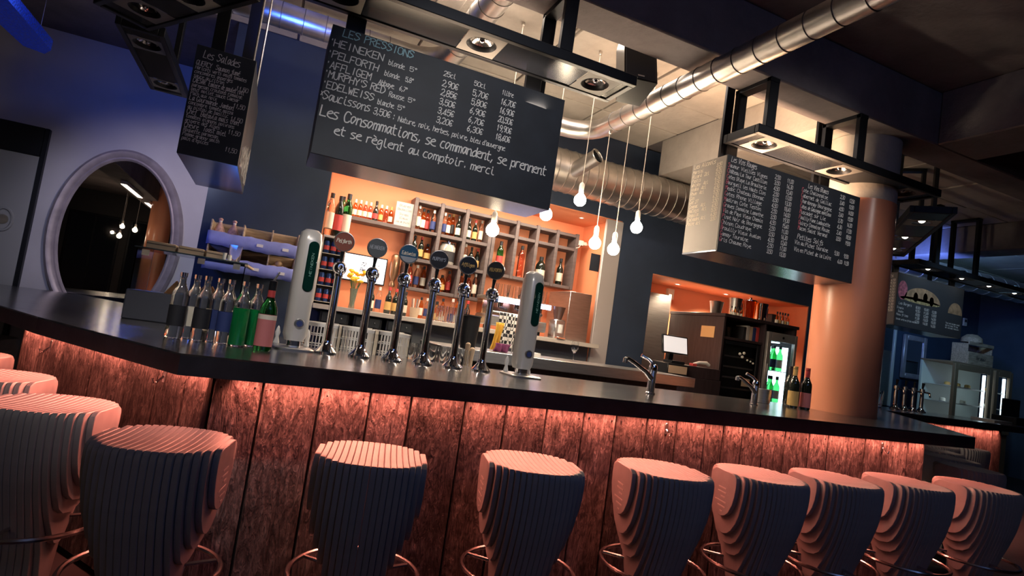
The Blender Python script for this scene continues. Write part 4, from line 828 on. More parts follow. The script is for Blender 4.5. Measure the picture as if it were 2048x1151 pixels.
# ================================================================== bottle niche
bc = thing('back_counter', 'long back counter with pale front edge under the bottle niche', 'counter', (0, 0, 0))
MB().bbox(.415, 3.38, 5.40, 6.29, 1.285, 1.33, .004).build('worktop', mat('pale_worktop', (.56, .50, .44), .35), bc); MB().bbox(.415, 3.38, 5.62, 6.29, 0, 1.285, .004).build('base_cabinet', mat('grey_base', (.12, .13, .15), .5), bc)
for i in range(3):
    x = .62+.30*i; o = thing('drawer_unit', 'black drinks drawer under the back counter, %s from the pale draught tower' % ordn(i), 'drawer', (x, 5.50, 1.02), 0); MB().bbox(-.13, .13, -.05, .115, 0, .255, .004).build('drawer_body', BLACKPL, o)
    for k in (-.06, .06): MB().bbox(k-.05, k+.05, -.056, -.05, .16, .245, .003).build('drawer_face', mat('drawer_face', (.03, .035, .04), .3), o); MB().sphere((k, -.060, .205), .008, 8, 6).build('drawer_knob', STEEL, o)
    MB().bbox(-.05, .05, -.058, -.05, .145, .155, .001).build('drawer_tag', PAPER, o)
# wall shelf with small bottles and price card
sh = MB().bbox(.58, 1.325, 6.09, 6.30, 2.225, 2.265, .004).build('wall_shelf', GREYW); tag(sh, 'grey wooden wall shelf with a row of small bottles', 'shelf')
GS = 'small bottles on the wall shelf'; zz = 2.266; ROSEG = glass('rose_liquor', (.85, .35, .25))
row = [(.608, 'small', GREENG, None, BLACKL), (.664, 'soda', DARKG, CREAML, BLACKL), (.724, 'small', AMBERG, CREAML, WHITEP), (.776, 'small', AMBERG, CREAML, WHITEP), (.828, 'small', ROSEG, CREAML, WHITEP), (.880, 'small', ROSEG, CREAML, WHITEP), (.938, 'soda', DARKG, REDL, BLACKL), (.994, 'small', AMBERG, GOLDL, WHITEP), (1.046, 'small', ROSEG, None, WHITEP), (1.098, 'small', AMBERG, CREAML, GOLDL)]
nm_ = {'green_glass': 'green', 'dark_bottle': 'dark cola', 'amber_liquor': 'amber', 'rose_liquor': 'rose'}
for i, (x, k, g, l, c) in enumerate(row):
    bottle((x, 6.17, zz), 'small %s bottle on the wall shelf, %s from its free end' % (nm_[g.name], ordn(i)), GS, k, g, l, c, sc=.92 if k == 'small' else 1.0)
pc = thing('price_card', 'white hand written price card leaning on the bottle cubbies', 'sign', (1.225, 6.12, zz)); MB().bbox(-.095, .095, -.006, .012, 0, .255, .003).build('card_board', mat('grey_white_card', (.46, .44, .42), .8), pc)
write(pc, [('Bieres', -.06, .06, .205, .024, .003), ('Bouteilles', -.075, .075, .165, .022, .003), ('Sirops', -.05, .05, .115, .022, .003), ('Eaux', -.04, .05, .075, .022, .003), ('Jus de fruits', -.075, .07, .035, .018, .0026)], mat('grey_ink', (.10, .10, .11), .8), 30, 'lettering', -.0068)
# cubby units
cu = thing('bottle_cubbies', 'grey wooden cubby unit, three by three, full of liquor bottles', 'shelving', (0, 0, 0)); XS = [1.335, 1.625, 1.915, 2.21]; ZS = [1.63, 1.94, 2.25, 2.57]; y0c, y1c = 6.08, 6.295
for x in XS: MB().bbox(x-.02, x+.02, y0c, y1c, 1.61, 2.60, .003).build('upright', GREYW, cu)
for z in ZS:
    for a, b in zip(XS, XS[1:]): MB().bbox(a+.021, b-.021, y0c+.004, y1c, z-.018, z+.018, .003).build('shelf_board', GREYW, cu)
cv = thing('tall_cubbies', 'grey wooden cubby unit with four tall bays beside the three by three one', 'shelving', (0, 0, 0)); XT = [2.255, 2.53, 2.79, 3.05, 3.315]; ZT = [1.945, 2.405, 2.57]
for x in XT: MB().bbox(x-.02, x+.02, y0c, y1c, 1.925, 2.60, .003).build('upright', GREYW, cv)
for z in ZT:
    for a, b in zip(XT, XT[1:]): MB().bbox(a+.021, b-.021, y0c+.004, y1c, z-.018, z+.018, .003).build('shelf_board', GREYW, cv)
kinds = [('spirit', AMBERG, CREAML, BLACKL, 'amber liquor bottle with cream label'), ('tall', CLEAR, CREAML, WHITEP, 'tall clear liquor bottle with cream label'), ('wine', DARKG, CREAML, BLACKL, 'dark liquor bottle with cream label'), ('squat', AMBERG, GOLDL, BLACKL, 'squat amber bottle with ochre label'), ('spirit', ROSEG, REDL, BLACKL, 'rose liquor bottle with red label'), ('tall', AMBERG, BLACKL, GOLDL, 'tall amber bottle with black label'), ('spirit', CLEAR, BLUEL, WHITEP, 'clear liquor bottle with navy label'), ('wine', DARKG, GOLDL, REDL, 'dark liquor bottle with ochre label')]
fill = {(2, 0): (1, 0, 4, 6), (2, 1): (6, 0, 5, 2), (2, 2): (2, 7, 1), (1, 0): (2, 7, 3), (1, 1): (), (1, 2): (1, 2, 7), (0, 0): (4, 6, 0), (0, 1): (1, 3, 4), (0, 2): (0, 5, 4, 1)}
rn_ = ['bottom', 'middle', 'top']
for (r_, c_), ks in fill.items():
    n = len(ks)
    for j, k in enumerate(ks):
        kd, g, l, cp, ds = kinds[k]; x = XS[c_]+.062+(.29-.124)*(j/(max(n-1, 1))); s_ = .82 if kd in ('tall', 'spirit', 'wine') else .85
        bottle((x, 6.17+.03*((j*7) % 3), ZS[r_]+.0185), '%s, %s cubby row, %s column from price card' % (ds, rn_[r_], ordn(c_)), 'liquor bottles in the cubbies', kd, g, l, cp, sc=s_)
o = thing('biscuit_jar', 'big glass jar with black band in the middle cubby', 'jar', (1.77, 6.18, ZS[1]+.0185)); MB().lathe([(.085, 0), (.09, .01), (.09, .19), (.075, .21), (.075, .22)], n=24).build('jar_glass', mat('jar_glass', (.8, .78, .72), .08, 0, .6), o); MB().lathe([(.0908, .03), (.0908, .14)], n=24, caps=False).build('black_band', BLACKL, o); MB().lathe([(.08, .22), (.08, .235), (.02, .245), (.02, .262), (.001, .265)], n=20).build('lid', CHROME, o)
tl = [(2.39, 'tall', GREENG, REDL, BLACKL, 1.15, 'green bottle with red label in the tall bay nearest the small cubbies'), (2.66, 'tall', ROSEG, None, BLACKL, 1.15, 'rose decanter-like bottle in the second tall bay'), (2.92, 'squat', DARKG, CREAML, BLACKL, 1.3, 'dark round bottle with big cream label in the third tall bay'), (3.18, 'wine', DARKG, CREAML, BLACKL, 1.05, 'dark wine bottle with cream label in the last tall bay')]
for x, k, g, l, c, s_, d in tl: bottle((x, 6.17, 1.9635), d, None, k, g, l, c, sc=s_)
# television, vase, clutter on the back counter
tv = thing('television', 'small wall television showing a white picture behind the taps', 'television', (.915, 6.29, 1.76)); MB().bbox(-.245, .245, -.05, 0, -.145, .145, .006).build('tv_case', BLACKPL, tv); MB().bbox(-.232, .232, -.053, -.050, -.132, .132, .001).build('screen', SCREEN, tv)
write(tv, [('72', -.03, .03, .03, .035, .006), ('Be', -.03, .03, -.03, .035, .006), ('5', .15, .17, .04, .02, .004)], BLACKL, 33, 'screen_lettering', -.0536)['kind'] = 'stuff'
va = thing('flower_vase', 'slim glass vase of yellow flowers on the back counter', 'vase', (.83, 6.02, 1.3305)); MB().lathe([(.030, 0), (.032, .006), (.026, .06), (.040, .20), (.0385, .20), (.024, .06), (.001, .012)], n=18, caps=False).build('vase_glass', mat('vase_glass', (.35, .42, .36), .06, 0, .7), va)
rf = random.Random(11); YEL = mat('yellow_petal', (.86, .52, .04), .6); STEM = mat('flower_stem', (.05, .14, .06), .7); ms = MB()
for k in range(16):
    a = rf.uniform(0, 6.28); q = rf.uniform(.02, .085); z = rf.uniform(.27, .385); p = (q*math.cos(a), q*math.sin(a), z); ms.tube([(0, 0, .02), (p[0]*.4, p[1]*.4, .2), p], .0025, 5)
    fl = MB(); 
    for j in range(8):
        b_ = j*math.pi/4; fl.add([(p[0], p[1], z), (p[0]+.012*math.cos(b_-.35), p[1]+.012*math.sin(b_-.35), z+.012), (p[0]+.030*math.cos(b_), p[1]+.030*math.sin(b_), z+.010), (p[0]+.012*math.cos(b_+.35), p[1]+.012*math.sin(b_+.35), z+.012)], [(0, 1, 2, 3)])
    fl.lathe([(.006, -.012), (.022, -.004), (.030, .006), (.024, .014), (.010, .018)], p, 10)
    h_ = fl.build('flower_head', YEL, va, False); MB().sphere((p[0], p[1], z+.008), .008, 8, 6).build('flower_eye', GOLDL, h_)
st_ = ms.build('stems', STEM, va); st_['kind'] = 'stuff'
GC = 'bottles and jars on the back counter'; rb = random.Random(21)
for i in range(13):
    x = 1.0+.085*i; kd, g, l, cp, ds = kinds[rb.randrange(8)]
    if 1.36 < x < 1.5: continue
    bottle((x, 5.93+.08*(i % 2), 1.3305), '%s on the back counter, %s past the flower vase' % (ds, ordn(min(i, 11))), GC, kd if kd != 'tall' else 'spirit', g, l, cp, sc=.72+.2*rb.random())
o = thing('utensil_jar', 'pale tub of bar utensils on the back counter', 'jar', (1.42, 5.80, 1.3305)); MB().lathe([(.04, 0), (.05, .10), (.048, .10), (.038, .006), (.001, .006)], n=18, caps=False).build('tub', CARD, o)
for k in range(6): MB().tube([(.02*math.cos(k), .02*math.sin(k), .01), (.04*math.cos(k), .04*math.sin(k), .19)], .004, 6).build('utensil', STEEL if k % 2 else CREAML, o)
for i in range(10):
    x = 1.62+.068*(i % 5); o = thing('tumbler', 'clear upside-down tumbler on the back counter beside the utensil tub', 'glass', (x, 5.60+.09*(i//5), 1.3305), 0, 'tumblers on the back counter'); place(GLM, 'glass_wall', o); o.scale = (1, 1, 1.45)
# slim drinks fridge at the niche edge with bottles on top
fg = thing('drinks_fridge', 'slim open drinks fridge with rows of cans at the niche edge', 'fridge', (.535, 5.85, 1.3305)); WF = mat('white_metal', (.62, .60, .58), .35, .2)
m = MB(); m.bbox(-.11, -.10, -.22, .22, 0, .62, .002); m.build('fridge_side', WF, fg); MB().bbox(.10, .11, -.22, .22, 0, .62, .002).build('fridge_side', WF, fg); MB().bbox(-.11, .11, .21, .22, 0, .62, .002).build('fridge_back', WF, fg); MB().bbox(-.11, .11, -.22, .22, .62, .64, .003).build('fridge_top', WF, fg)
CAN = MB().lathe([(.022, 0), (.026, .006), (.026, .10), (.020, .112), (.020, .115)], n=14).mesh('can_body', mat('blue_can', (.02, .05, .18), .3, .5)); CANT = MB().lathe([(.0265, .03), (.0265, .07)], n=14, caps=False).mesh('can_band', REDL)
for rw in range(4):
    MB().bbox(-.098, .098, -.20, .20, .02+.15*rw, .026+.15*rw, .001).build('fridge_shelf', WF, fg)
    for k in range(3):
        o = thing('drink_can', 'blue drink can with red band in the slim fridge, %s shelf up' % ordn(rw), 'can', (.535-.062+.062*k, 5.68, 1.3305+.0265+.15*rw), 0, 'cans in the slim fridge, %s shelf' % ordn(rw)); place(CAN, 'can_body', o); place(CANT, 'can_band', o)
for i, (x, g, l, d) in enumerate(((.452, CLEAR, CREAML, 'clear'), (.538, DARKG, REDL, 'dark'), (.618, GREENG, CREAML, 'green'))): bottle((x, 5.70+.06*i, 1.9715), 'tall %s bottle standing on the slim drinks fridge' % d, 'bottles on the slim fridge', 'tall', g, l, BLACKL, sc=1.25 if i < 2 else 1.4)
o = thing('metal_jigger', 'copper measuring jigger on the slim drinks fridge', 'jigger', (.58, 5.95, 1.9715)); MB().lathe([(.03, 0), (.012, .05), (.03, .10), (.028, .10), (.010, .05), (.028, .002)], n=16, caps=False).build('jigger_cup', mat('copper', (.62, .36, .22), .25, 1.0), o)
# lantern-like bronze jug on the wall next to the television
o = thing('wall_dispenser', 'bronze wall dispenser between the television and the cubbies', 'dispenser', (1.235, 6.22, 1.62)); MB().lathe([(.03, 0), (.035, .02), (.02, .06), (.045, .12), (.05, .24), (.046, .33), (.03, .35), (.001, .36)], n=18).build('dispenser_body', mat('bronze', (.40, .24, .15), .3, .8), o); MB().tube([(.045, 0, .32), (.08, 0, .34), (.085, 0, .25)], .008, 8).build('dispenser_arm', CHROME, o)
# coffee machine
cm_ = thing('coffee_machine', 'steel coffee machine with violet glowing top bar', 'coffee machine', (2.47, 5.68, 1.3305)); MB().bbox(-.36, .34, -.10, .24, .04, .15, .01).build('drip_body', STEEL, cm_); MB().bbox(-.36, .34, .05, .24, .15, .30, .008).build('rear_body', mat('copper', (.62, .36, .22), .25, 1.0), cm_); MB().bbox(-.37, .35, -.14, .25, .30, .345, .008).build('top_tray', STEEL, cm_); MB().bbox(-.36, .34, -.152, -.14, .285, .335, .003).build('light_bar', LEDV, cm_)
for x in (-.2, 0, .2):
    MB().cyl((x, -.03, .30), (x, -.03, .235), .036, .032, 18).build('group_head', CHROME, cm_); h = MB().tube([(x, -.05, .235), (x+.01, -.14, .225), (x+.015, -.19, .215)], [.012, .013, .016], 10).build('portafilter', DARKW, cm_)
for x in (-.32, .30): MB().cyl((x, 0, 0), (x, 0, .04), .02, n=12).build('machine_foot', BLACKPL, cm_)
for i in range(10):
    o = thing('tumbler', 'upside-down glass stored on top of the coffee machine', 'glass', (2.18+.066*i, 5.62+.06*(i % 2), 1.6765), 0, 'glasses on the coffee machine'); place(GLM, 'glass_wall', o); o.scale = (1.05, 1.05, 1.25)
gr = thing('coffee_grinder', 'black coffee grinder beside the coffee machine', 'grinder', (2.90, 5.52, 1.3305)); MB().bbox(-.06, .06, -.08, .08, 0, .20, .012).build('grinder_body', STEEL, gr); MB().lathe([(.04, .20), (.07, .33), (.072, .335), (.001, .34)], n=18).build('hopper', mat('bean_hopper', (.10, .05, .04), .15), gr); MB().bbox(-.05, .05, -.14, -.08, .0, .02, .003).build('tray', CHROME, gr); MB().cyl((0, -.09, .06), (0, -.09, .15), .025, n=14).build('doser', WHITEP, gr)
sb = MB().bbox(3.03, 3.30, 5.55, 6.05, 1.331, 1.86, .004).build('steel_housing', STEEL); tag(sb, 'plain brushed steel housing beside the coffee grinder', 'housing')
sk = thing('wall_socket', 'white wall socket with hanging lead above the tall cubbies', 'socket', (3.36, 6.06, 2.50)); MB().bbox(-.03, .03, 0, .02, -.03, .03, .003).build('socket_plate', WHITEP, sk); MB().bbox(.035, .075, 0, .025, -.02, .02, .003).build('plug', WHITEP, sk); MB().tube([(-.01, -.004, -.02), (-.03, -.01, -.06), (-.07, -.01, -.075)], .005, 6).build('lead', WHITEP, sk); MB().bbox(-.03, .10, .02, .236, -.01, .01, .002).build('mount', WHITEP, sk)
o = MB().bbox(3.36, 3.485, 5.795, 5.80, 2.16, 2.36, .001).build('dark_poster', BLACKP); o.location.x = .0; tag(o, 'small dark poster on the orange wall by the pale upright panel', 'poster')

# ================================================================== till niche
CBM = mat('black_brown_cabinet', (.035, .024, .028), .45, noise=(4, .3, (8, 8, 1)))
kb = thing('tall_cabinet', 'tall black brown cabinet housing fridges in the till niche', 'cabinet', (4.75, 5.07, 0)); W_, D_, H_ = 1.13, .95, 1.85
MB().bbox(0, .03, 0, D_, 0, H_, .003).build('side_panel', CBM, kb); MB().bbox(W_-.03, W_, 0, D_, 0, H_, .003).build('side_panel', CBM, kb); MB().bbox(-.01, W_+.02, -.015, D_, H_, H_+.035, .003).build('top_panel', CBM, kb); MB().bbox(.03, .66, .02, D_, 1.60, 1.63, .003).build('niche_shelf', CBM, kb); MB().bbox(.03, W_-.03, D_-.03, D_, 0, H_, .003).build('back_panel', CBM, kb); MB().bbox(.625, .65, .0, D_-.04, 0, H_, .003).build('divider', CBM, kb)
nt_ = MB().bbox(4.745, 4.7495, 5.20, 5.42, 1.60, 1.73, .0005).build('paper_note', mat('kraft_note', (.72, .42, .18), .8)); tag(nt_, 'square ochre paper note on the cabinet side', 'note')
wf_ = thing('wine_fridge', 'dark glass door wine fridge with rack shelves in the tall cabinet', 'fridge', (5.08, 5.10, 0)); MB().bbox(-.28, .28, .06, .60, .85, 1.59, .004).build('fridge_box', BLACKPL, wf_)
m = [(-.28, -.24, .85, 1.59), (.24, .28, .85, 1.59), (-.24, .24, 1.55, 1.59), (-.24, .24, .85, .89)]
for a, b_, c_, d_ in m: MB().bbox(a, b_, 0, .05, c_, d_, .003).build('door_frame', BLACKM, wf_)
for k in range(5): MB().bbox(-.24, .24, .035, .05, .93+.12*k, .95+.12*k, .002).build('rack_front', mat('rack_wood', (.10, .085, .085), .4), wf_)
MB().box(-.24, .24, .012, .016, .89, 1.55).build('door_glass', PANE, wf_, False)
for k, (x, z) in enumerate(((-.02, 1.46), (.04, 1.475), (.02, 1.43), (.10, 1.40), (.15, 1.39), (.19, 1.375))): MB().sphere((x, -.004, z), .017 if k < 3 else .012, 10, 8).build('magnet', PAPER, wf_)
MB().bbox(.05, .17, -.004, .0, 1.10, 1.19, .001).build('sticker', CARD, wf_)
ff = thing('bottle_fridge', 'steel framed bottle fridge with lit glass door of green bottles', 'fridge', (5.64, 5.09, 0)); SFR = mat('silver_fridge', (.50, .49, .48), .3, .6)
MB().bbox(-.235, -.225, 0, .55, .7, 1.75, .003).build('fridge_side', SFR, ff); MB().bbox(.225, .235, 0, .55, .7, 1.75, .003).build('fridge_side', SFR, ff); MB().bbox(-.225, .225, .54, .55, .7, 1.75, .003).build('fridge_back', mat('white_liner', (.75, .80, .82), .4), ff); MB().bbox(-.235, .235, 0, .55, 1.75, 1.77, .003).build('fridge_roof', SFR, ff)
for a, b_, c_, d_ in ((-.235, -.18, .7, 1.77), (.195, .235, .7, 1.77), (-.18, .195, 1.67, 1.77)): MB().bbox(a, b_, -.05, -.003, c_, d_, .003).build('door_frame', SFR, ff)
MB().bbox(-.17, .12, .10, .30, 1.66, 1.672, .002).build('roof_light', LEDW, ff); MB().bbox(.205, .222, .05, .50, .75, 1.62, .002).build('side_light', LEDW, ff); MB().cyl((0, -.055, 1.72), (0, -.05, 1.72), .015, n=14).build('lock', BLACKPL, ff); MB().bbox(-.222, -.205, -.07, -.05, 1.15, 1.40, .003).build('door_handle', STEEL, ff)
for z in (.95, 1.32): MB().bbox(-.224, .20, .03, .53, z, z+.008, .002).build('wire_shelf', SFR, ff)
MB().box(-.18, .195, -.03, -.026, .74, 1.67).build('door_glass', PANE, ff, False)
for lv, z in (('upper', 1.3285), ('lower', .9585)):
    for k in range(8): bottle((5.64-.15+.10*(k % 4), 5.20+.12*(k//4), z), 'green bottle on the %s shelf of the lit bottle fridge' % lv, 'bottles on the %s fridge shelf' % lv, 'wine', GREENG, CREAML if k % 2 else BLUEL, BLACKL, sc=1.0)
TOPZ = 1.8855
o = thing('zinc_bucket', 'small zinc bucket on top of the tall cabinet', 'bucket', (4.93, 5.42, TOPZ)); MB().lathe([(.055, 0), (.058, .004), (.082, .15), (.086, .154), (.080, .154), (.054, .008), (.001, .008)], n=24, caps=False).build('bucket_wall', GALV, o); MB().tube([(-.085, 0, .14), (-.05, -.02, .165), (.05, -.02, .165), (.085, 0, .14)], .003, 6).build('bail_handle', STEEL, o)
for i, (x, c_, d) in enumerate(((5.20, 'steel pitcher with a white rim', 0), (5.43, 'glass jar of amber drink', 1), (5.62, 'polished wine cooler', 2))):
    o = thing('serving_jug', c_+' on top of the tall cabinet', 'jug', (x, 5.40, TOPZ)); m_ = (STEEL, AMBERG, CHROME)[i]
    MB().lathe([(.055, 0), (.065, .01), (.075, .20), (.082, .235), (.078, .235), (.070, .20), (.06, .012), (.001, .012)], n=24, caps=False).build('jug_wall', m_, o)
    if i != 1: MB().tube([(.07, 0, .20), (.11, 0, .19), (.11, 0, .08), (.068, 0, .06)], .007, 8).build('handle', CHROME, o)
    else: MB().lathe([(.08, .235), (.08, .25), (.015, .26), (.02, .28), (.001, .285)], n=18).build('lid', CHROME, o)
for i in range(4): bottle((5.04+.05*i, 5.28, TOPZ), 'small spirit miniature beside the zinc bucket', 'miniatures on the tall cabinet', 'small', (CLEAR, AMBERG)[i % 2], CREAML, BLACKL, sc=.6)
for i in range(5): bottle((5.70+.044*i, 5.22, TOPZ), 'small jar-like bottle at the fridge end of the cabinet top', 'small bottles on the cabinet end', 'soda', (AMBERG, CLEAR)[i % 2], (CREAML, GOLDL)[i % 2], BLACKL, sc=.72)
o = thing('tea_box', 'dark wooden tea box at the fridge end of the cabinet top', 'box', (5.83, 5.42, TOPZ)); MB().bbox(-.05, .05, -.05, .05, 0, .12, .003).build('box_body', DARKW, o); MB().bbox(-.052, .052, -.052, .052, .12, .135, .003).build('box_lid', CBM, o)
for i in range(3): o = thing('tumbler', 'blue tinted glass in the cabinet shelf niche', 'glass', (4.86+.07*i, 5.25, 1.6305), 0, 'glasses in the cabinet niche'); place(GLM, 'glass_wall', o); o.scale = (.9, .9, 1.1)
for i, (x, m_, h) in enumerate(((5.15, BLACKL, .15), (5.20, WF, .17), (5.25, CARD, .165), (5.30, BLUEL, .16), (5.35, REDL, .17))):
    o = thing('menu_binder', '%s upright binder in the cabinet shelf niche' % ('black', 'white', 'brown', 'navy', 'red')[i], 'binder', (x, 5.24, 1.6305)); MB().bbox(-.022, .022, -.09, .09, 0, h, .003).build('cover', m_, o); MB().bbox(-.017, .017, -.086, .088, .004, h+.0005, .001).build('pages', PAPER, o)
tb_ = thing('till_bench', 'dark bench carrying the till screen', 'bench', (4.28, 5.22, 0)); MB().bbox(-.40, .38, -.30, .33, 0, 1.13, .004).build('bench_body', CBM, tb_); MB().bbox(-.10, .38, -.28, .33, 1.13, 1.25, .004).build('raised_side', CBM, tb_)
po = thing('till_screen', 'touch screen till tilted back on its stand', 'till', (4.11, 5.03, 1.2505)); po.location.z = 1.2505
MB().bbox(-.17, .17, -.012, .012, .10, .30, .006).xform(Matrix.Rotation(math.radians(-12), 4, 'X')).build('screen_case', BLACKPL, po); MB().bbox(-.155, .155, -.0145, -.012, .115, .285, .001).xform(Matrix.Rotation(math.radians(-12), 4, 'X')).build('screen', mat('till_display', (.6, .6, .62), .2, emit=(.75, .70, .68), estr=.7), po); MB().bbox(-.09, .09, -.05, .09, .0, .03, .004).build('stand_foot', BLACKPL, po); MB().bbox(-.03, .03, .075, .11, .03, .2, .004).build('stand_neck', BLACKPL, po)
cd = thing('cash_drawer', 'cash drawer under the till screen', 'drawer', (4.06, 5.02, 1.1305)); MB().bbox(-.16, .10, -.14, .14, 0, .118, .004).build('drawer_case', BLACKPL, cd); MB().bbox(-.15, .09, -.145, -.14, .02, .10, .002).build('drawer_front', CARD, cd)
o = thing('scanner', 'pale curved handset lying beside the till screen', 'handset', (4.50, 5.05, 1.2505)); MB().tube([(-.13, 0, .02), (-.05, 0, .045), (.05, 0, .05), (.09, 0, .03)], [.014, .016, .02, .018], 10).build('handset_body', WHITEP, o); MB().bbox(-.16, -.10, -.03, .03, 0, .03, .004).build('cradle', REDL, o)
st = thing('steel_locker', 'tall steel door unit at the inner corner of the till niche', 'locker', (4.425, 6.14, 0)); MB().bbox(-.30, .30, -.12, .155, 0, 2.08, .004).build('locker_body', STEEL, st); MB().bbox(-.28, .27, -.13, -.12, .05, 2.04, .003).build('locker_door', STEEL, st); MB().bbox(.27, .32, -.115, .155, 0, 2.10, .004).build('door_post', GALV, st)
o = thing('alarm_box', 'small beige alarm box high in the till niche corner', 'alarm', (4.90, 6.28, 2.13)); MB().bbox(-.05, .05, -.04, .018, -.07, .07, .006).build('alarm_case', CREAML, o); MB().bbox(-.02, .02, -.043, -.04, -.03, .0, .001).build('alarm_lens', CARD, o)

# ================================================================== far end beyond the column
hp = thing('serving_hatch', 'steel shutter hatch with pale rails on the far wall', 'hatch', (10.5, 7.15, 1.0)); MB().bbox(-.26, .26, 0, .04, 0, 1.0, .004).build('shutter_plate', STEEL, hp); MB().bbox(-.26, .26, .01, .045, 1.0, 1.7, .004).build('dark_hatch_panel', BLACKP, hp)  # black panel stands in for the darkness inside the hatch
for x in (-.29, .29): MB().bbox(x-.025, x+.025, -.02, .045, 0, 1.75, .004).build('rail', WF, hp)
fm = thing('framed_mirror', 'small mirror in an ornate grey frame on the far wall', 'mirror', (11.4, 7.17, 1.95)); MB().bbox(-.24, .24, -.01, .0, -.30, .32, .001).build('mirror_glass', MIRROR, fm)
for a, b_, c_, d_ in ((-.33, -.24, -.40, .42), (.24, .33, -.40, .42), (-.24, .24, .32, .42), (-.24, .24, -.40, -.30)): MB().bbox(a, b_, -.035, .02, c_, d_, .012).build('frame_bar', MIRFR, fm)
vf = thing('cake_fridge', 'wood framed glass fridge lit white inside at the far end', 'fridge', (11.55, 6.35, 0)); BRW = mat('brown_frame', (.24, .16, .10), .5)
for x0, x1 in ((-.82, .26), (.34, .86)):
    for a, b_, c_, d_ in ((x0, x0+.09, .8, 1.90), (x1-.09, x1, .8, 1.90), (x0+.09, x1-.09, 1.80, 1.90), (x0+.09, x1-.09, .8, .98)): MB().bbox(a, b_, -.30, -.25, c_, d_, .005).build('door_frame', BRW, vf)
    MB().box(x0+.09, x1-.09, -.285, -.28, .98, 1.80).build('door_glass', PANE, vf, False)
    MB().bbox(x0+.10, x0+.13, -.24, -.20, 1.0, 1.78, .003).build('strip_light', LEDW, vf); MB().bbox(x1-.13, x1-.10, -.24, -.20, 1.0, 1.78, .003).build('strip_light', LEDW, vf)
    for z in (1.22, 1.50): MB().bbox(x0+.06, x1-.06, -.24, .22, z, z+.012, .002).build('glass_shelf', WF, vf)
MB().bbox(-.84, .88, .22, .26, .0, 1.92, .004).build('fridge_back', mat('pale_liner', (.55, .62, .60), .5), vf); MB().bbox(-.84, .88, -.26, .26, 1.90, 1.93, .004).build('fridge_roof', BRW, vf); MB().bbox(-.84, .88, -.26, .26, 0, .80, .004).build('fridge_base', BRW, vf)
rg = random.Random(31)
for i in range(14):
    x = 10.85+.095*i; lvl = (1.2325, 1.5125, .8105)[i % 3]
    if 11.70 < x < 11.98: continue
    o = thing('dessert_plate', 'pale dessert plate in the lit cake fridge', 'dessert', (x, 6.28, lvl), 0, 'desserts in the cake fridge'); MB().lathe([(.04, 0), (.06, .012), (.058, .014), (.001, .006)], n=14, caps=False).build('plate', WHITEP, o); MB().lathe([(.045, .012), (.045, .05), (.03, .065), (.001, .066)], n=12).build('cake', (CREAML, GOLDL, CARD)[i % 3], o)
wb_ = thing('wine_crate', 'open wooden wine crate with arched handle on the cake fridge', 'crate', (11.62, 6.30, 1.9305)); MB().bbox(-.36, .36, -.14, .14, 0, .02, .003).build('crate_floor', CRATEW, wb_); MB().bbox(-.36, .36, -.14, -.12, .02, .22, .003).build('crate_front', CRATEW, wb_); MB().bbox(-.36, .36, .12, .14, .02, .36, .003).build('crate_back', CRATEW, wb_)
for x in (-.36, .34): MB().bbox(x, x+.02, -.12, .12, .02, .36, .003).build('crate_end', CRATEW, wb_)
MB().bbox(-.36, .36, -.14, -.115, .34, .40, .003).build('crate_rail', CRATEW, wb_); MB().lathe([(.16, .40), (.15, .48), (.08, .54), (.001, .55)], (-.05, 0, 0), 18).build('arched_handle', CRATEW, wb_); write(wb_, [('Bordeaux', -.14, .14, .10, .05, .008)], BLACKL, 40, 'brand_stamp', -.1412)
for i in range(4):
    o = thing('beer_tap', 'slim steel beer tap with black knob on the far bar, %s from the pitcher' % ordn(i), 'beer tap', (7.36+.17*i, 4.80, 1.0765), 0, 'taps on the far bar'); place(TAPB, 'flared_base', o); MB().lathe([(.024, .06), (.022, .24), (.03, .25), (.03, .29), (.01, .30)], n=16).build('column', STEEL, o); MB().tube([(0, -.02, .26), (0, -.09, .25), (0, -.10, .20)], .012, 8).build('spout', CHROME, o); MB().tube([(0, 0, .29), (0, -.01, .37)], [.010, .018], 10).build('knob', BLACKPL, o)
o = thing('drip_bin', 'black bar caddy on the far bar beside the orange column', 'caddy', (6.62, 4.72, 1.0765)); MB().bbox(-.10, .10, -.10, .10, 0, .20, .008).build('caddy_body', BLACKPL, o); MB().bbox(-.10, .10, -.104, -.10, .13, .15, .001).build('caddy_strip', STEEL, o)
o = thing('water_pitcher', 'clear glass pitcher on the far bar', 'pitcher', (6.86, 4.70, 1.0765)); MB().lathe([(.06, 0), (.065, .01), (.075, .17), (.07, .20), (.067, .20), (.071, .17), (.06, .012), (.001, .012)], n=20, caps=False).build('pitcher_wall', CLEAR, o); MB().tube([(.07, 0, .17), (.12, 0, .16), (.115, 0, .06), (.066, 0, .04)], .008, 8).build('handle', CLEAR, o)
o = thing('card_reader', 'dark till on the far bar near the wall', 'till', (9.75, 4.72, 1.0765)); MB().bbox(-.22, .22, -.15, .15, 0, .10, .006).build('till_base', BLACKPL, o); MB().bbox(-.20, .20, .02, .05, .10, .34, .006).build('till_display', BLACKPL, o)
o = thing('tray_stack', 'pale stack of trays on the far bar', 'trays', (9.05, 4.62, 1.0765))
for k in range(3): MB().bbox(-.2, .2, -.14, .14, .012*k, .012*k+.009, .002).build('tray', WF, o)
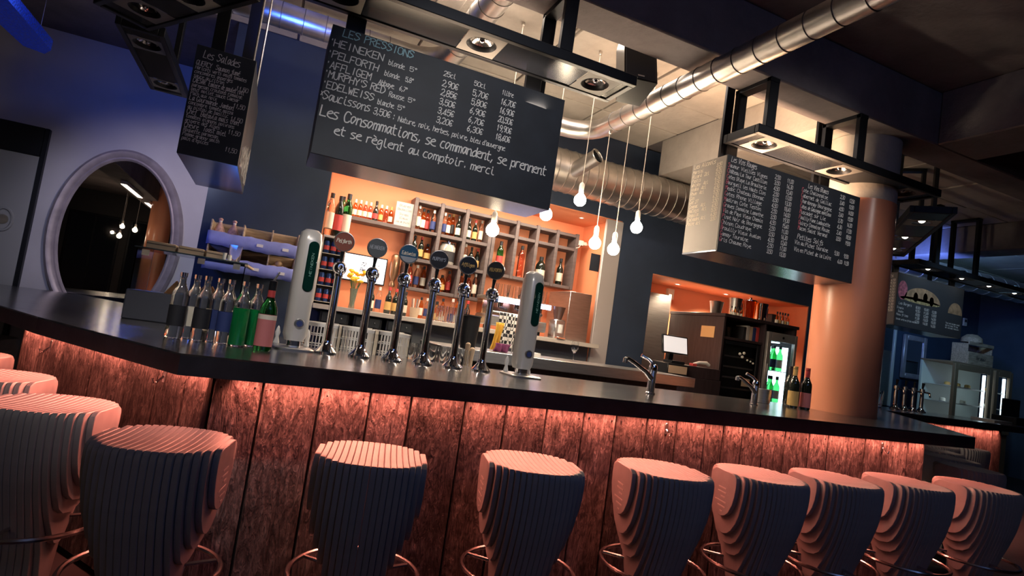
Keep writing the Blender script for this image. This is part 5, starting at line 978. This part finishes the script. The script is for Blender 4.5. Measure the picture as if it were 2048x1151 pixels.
o = thing('wall_thermostat', 'small white thermostat on the dark far wall', 'thermostat', (12.9, 7.19, 2.85)); MB().bbox(-.05, .05, -.03, .005, -.08, .08, .006).build('case', WHITEP, o); MB().bbox(-.03, .03, -.033, -.03, .0, .05, .001).build('display', BLACKL, o)

# ================================================================== guests' side, seen in the mirror
for i, (x, y) in enumerate(((-2.5, 0.6), (-3.4, -0.5), (-2.4, -1.4), (-4.2, -2.2))):
    o = thing('bistro_table', 'round bistro table behind the photographer, %s from the mirror wall' % ordn(i), 'table', (x, y, 0)); MB().lathe([(.34, .72), (.35, .725), (.35, .745), (.34, .75), (.001, .75)], n=32, caps=False).build('table_top', DARKW, o); MB().cyl((0, 0, .02), (0, 0, .72), .03, n=14).build('table_column', BLACKM, o); MB().lathe([(.22, 0), (.22, .012), (.03, .03)], n=24).build('table_base', BLACKM, o)
for i, (x, y) in enumerate(((-2.95, -0.6), (-2.95, -3.2))):
    o = thing('strip_lamp', 'long ceiling strip lamp over the guests, %s from the mirror wall' % ordn(i), 'lamp', (x, y, 3.17)); MB().bbox(-.06, .06, -.9, .9, .01, .075, .004).build('lamp_housing', WF, o); MB().bbox(-.05, .05, -.88, .88, 0, .01, .002).build('lamp_tube', mat('soft_strip', (1, .9, .8), .4, emit=(1.0, .86, .72), estr=2.5), o)
for i, (x, y, z) in enumerate(((-2.95, -1.6, 2.42), (-3.35, -2.3, 2.5), (-3.15, -1.2, 2.2))):
    o = thing('pendant_bulb', 'bare globe bulb over the bistro tables, %s from the mirror wall' % ordn(i), 'pendant lamp', (x, y, z)); DIM = mat('dimmed_bulb', (1, .9, .75), .3, emit=(1.0, .8, .55), estr=22); place(BULBG.copy(), 'bulb', o).data.materials[0] = DIM; place(SOCK, 'socket', o); MB().cyl((0, 0, .14), (0, 0, 3.68-z), .0035, n=6).build('cord', MATS['pale_cord'], o)
light('guest_fill', 'POINT', (-3.8, -3.6, 2.4), 9, WARM, radius=0.03)  # added to brighten what the mirror reflects, has no fitting
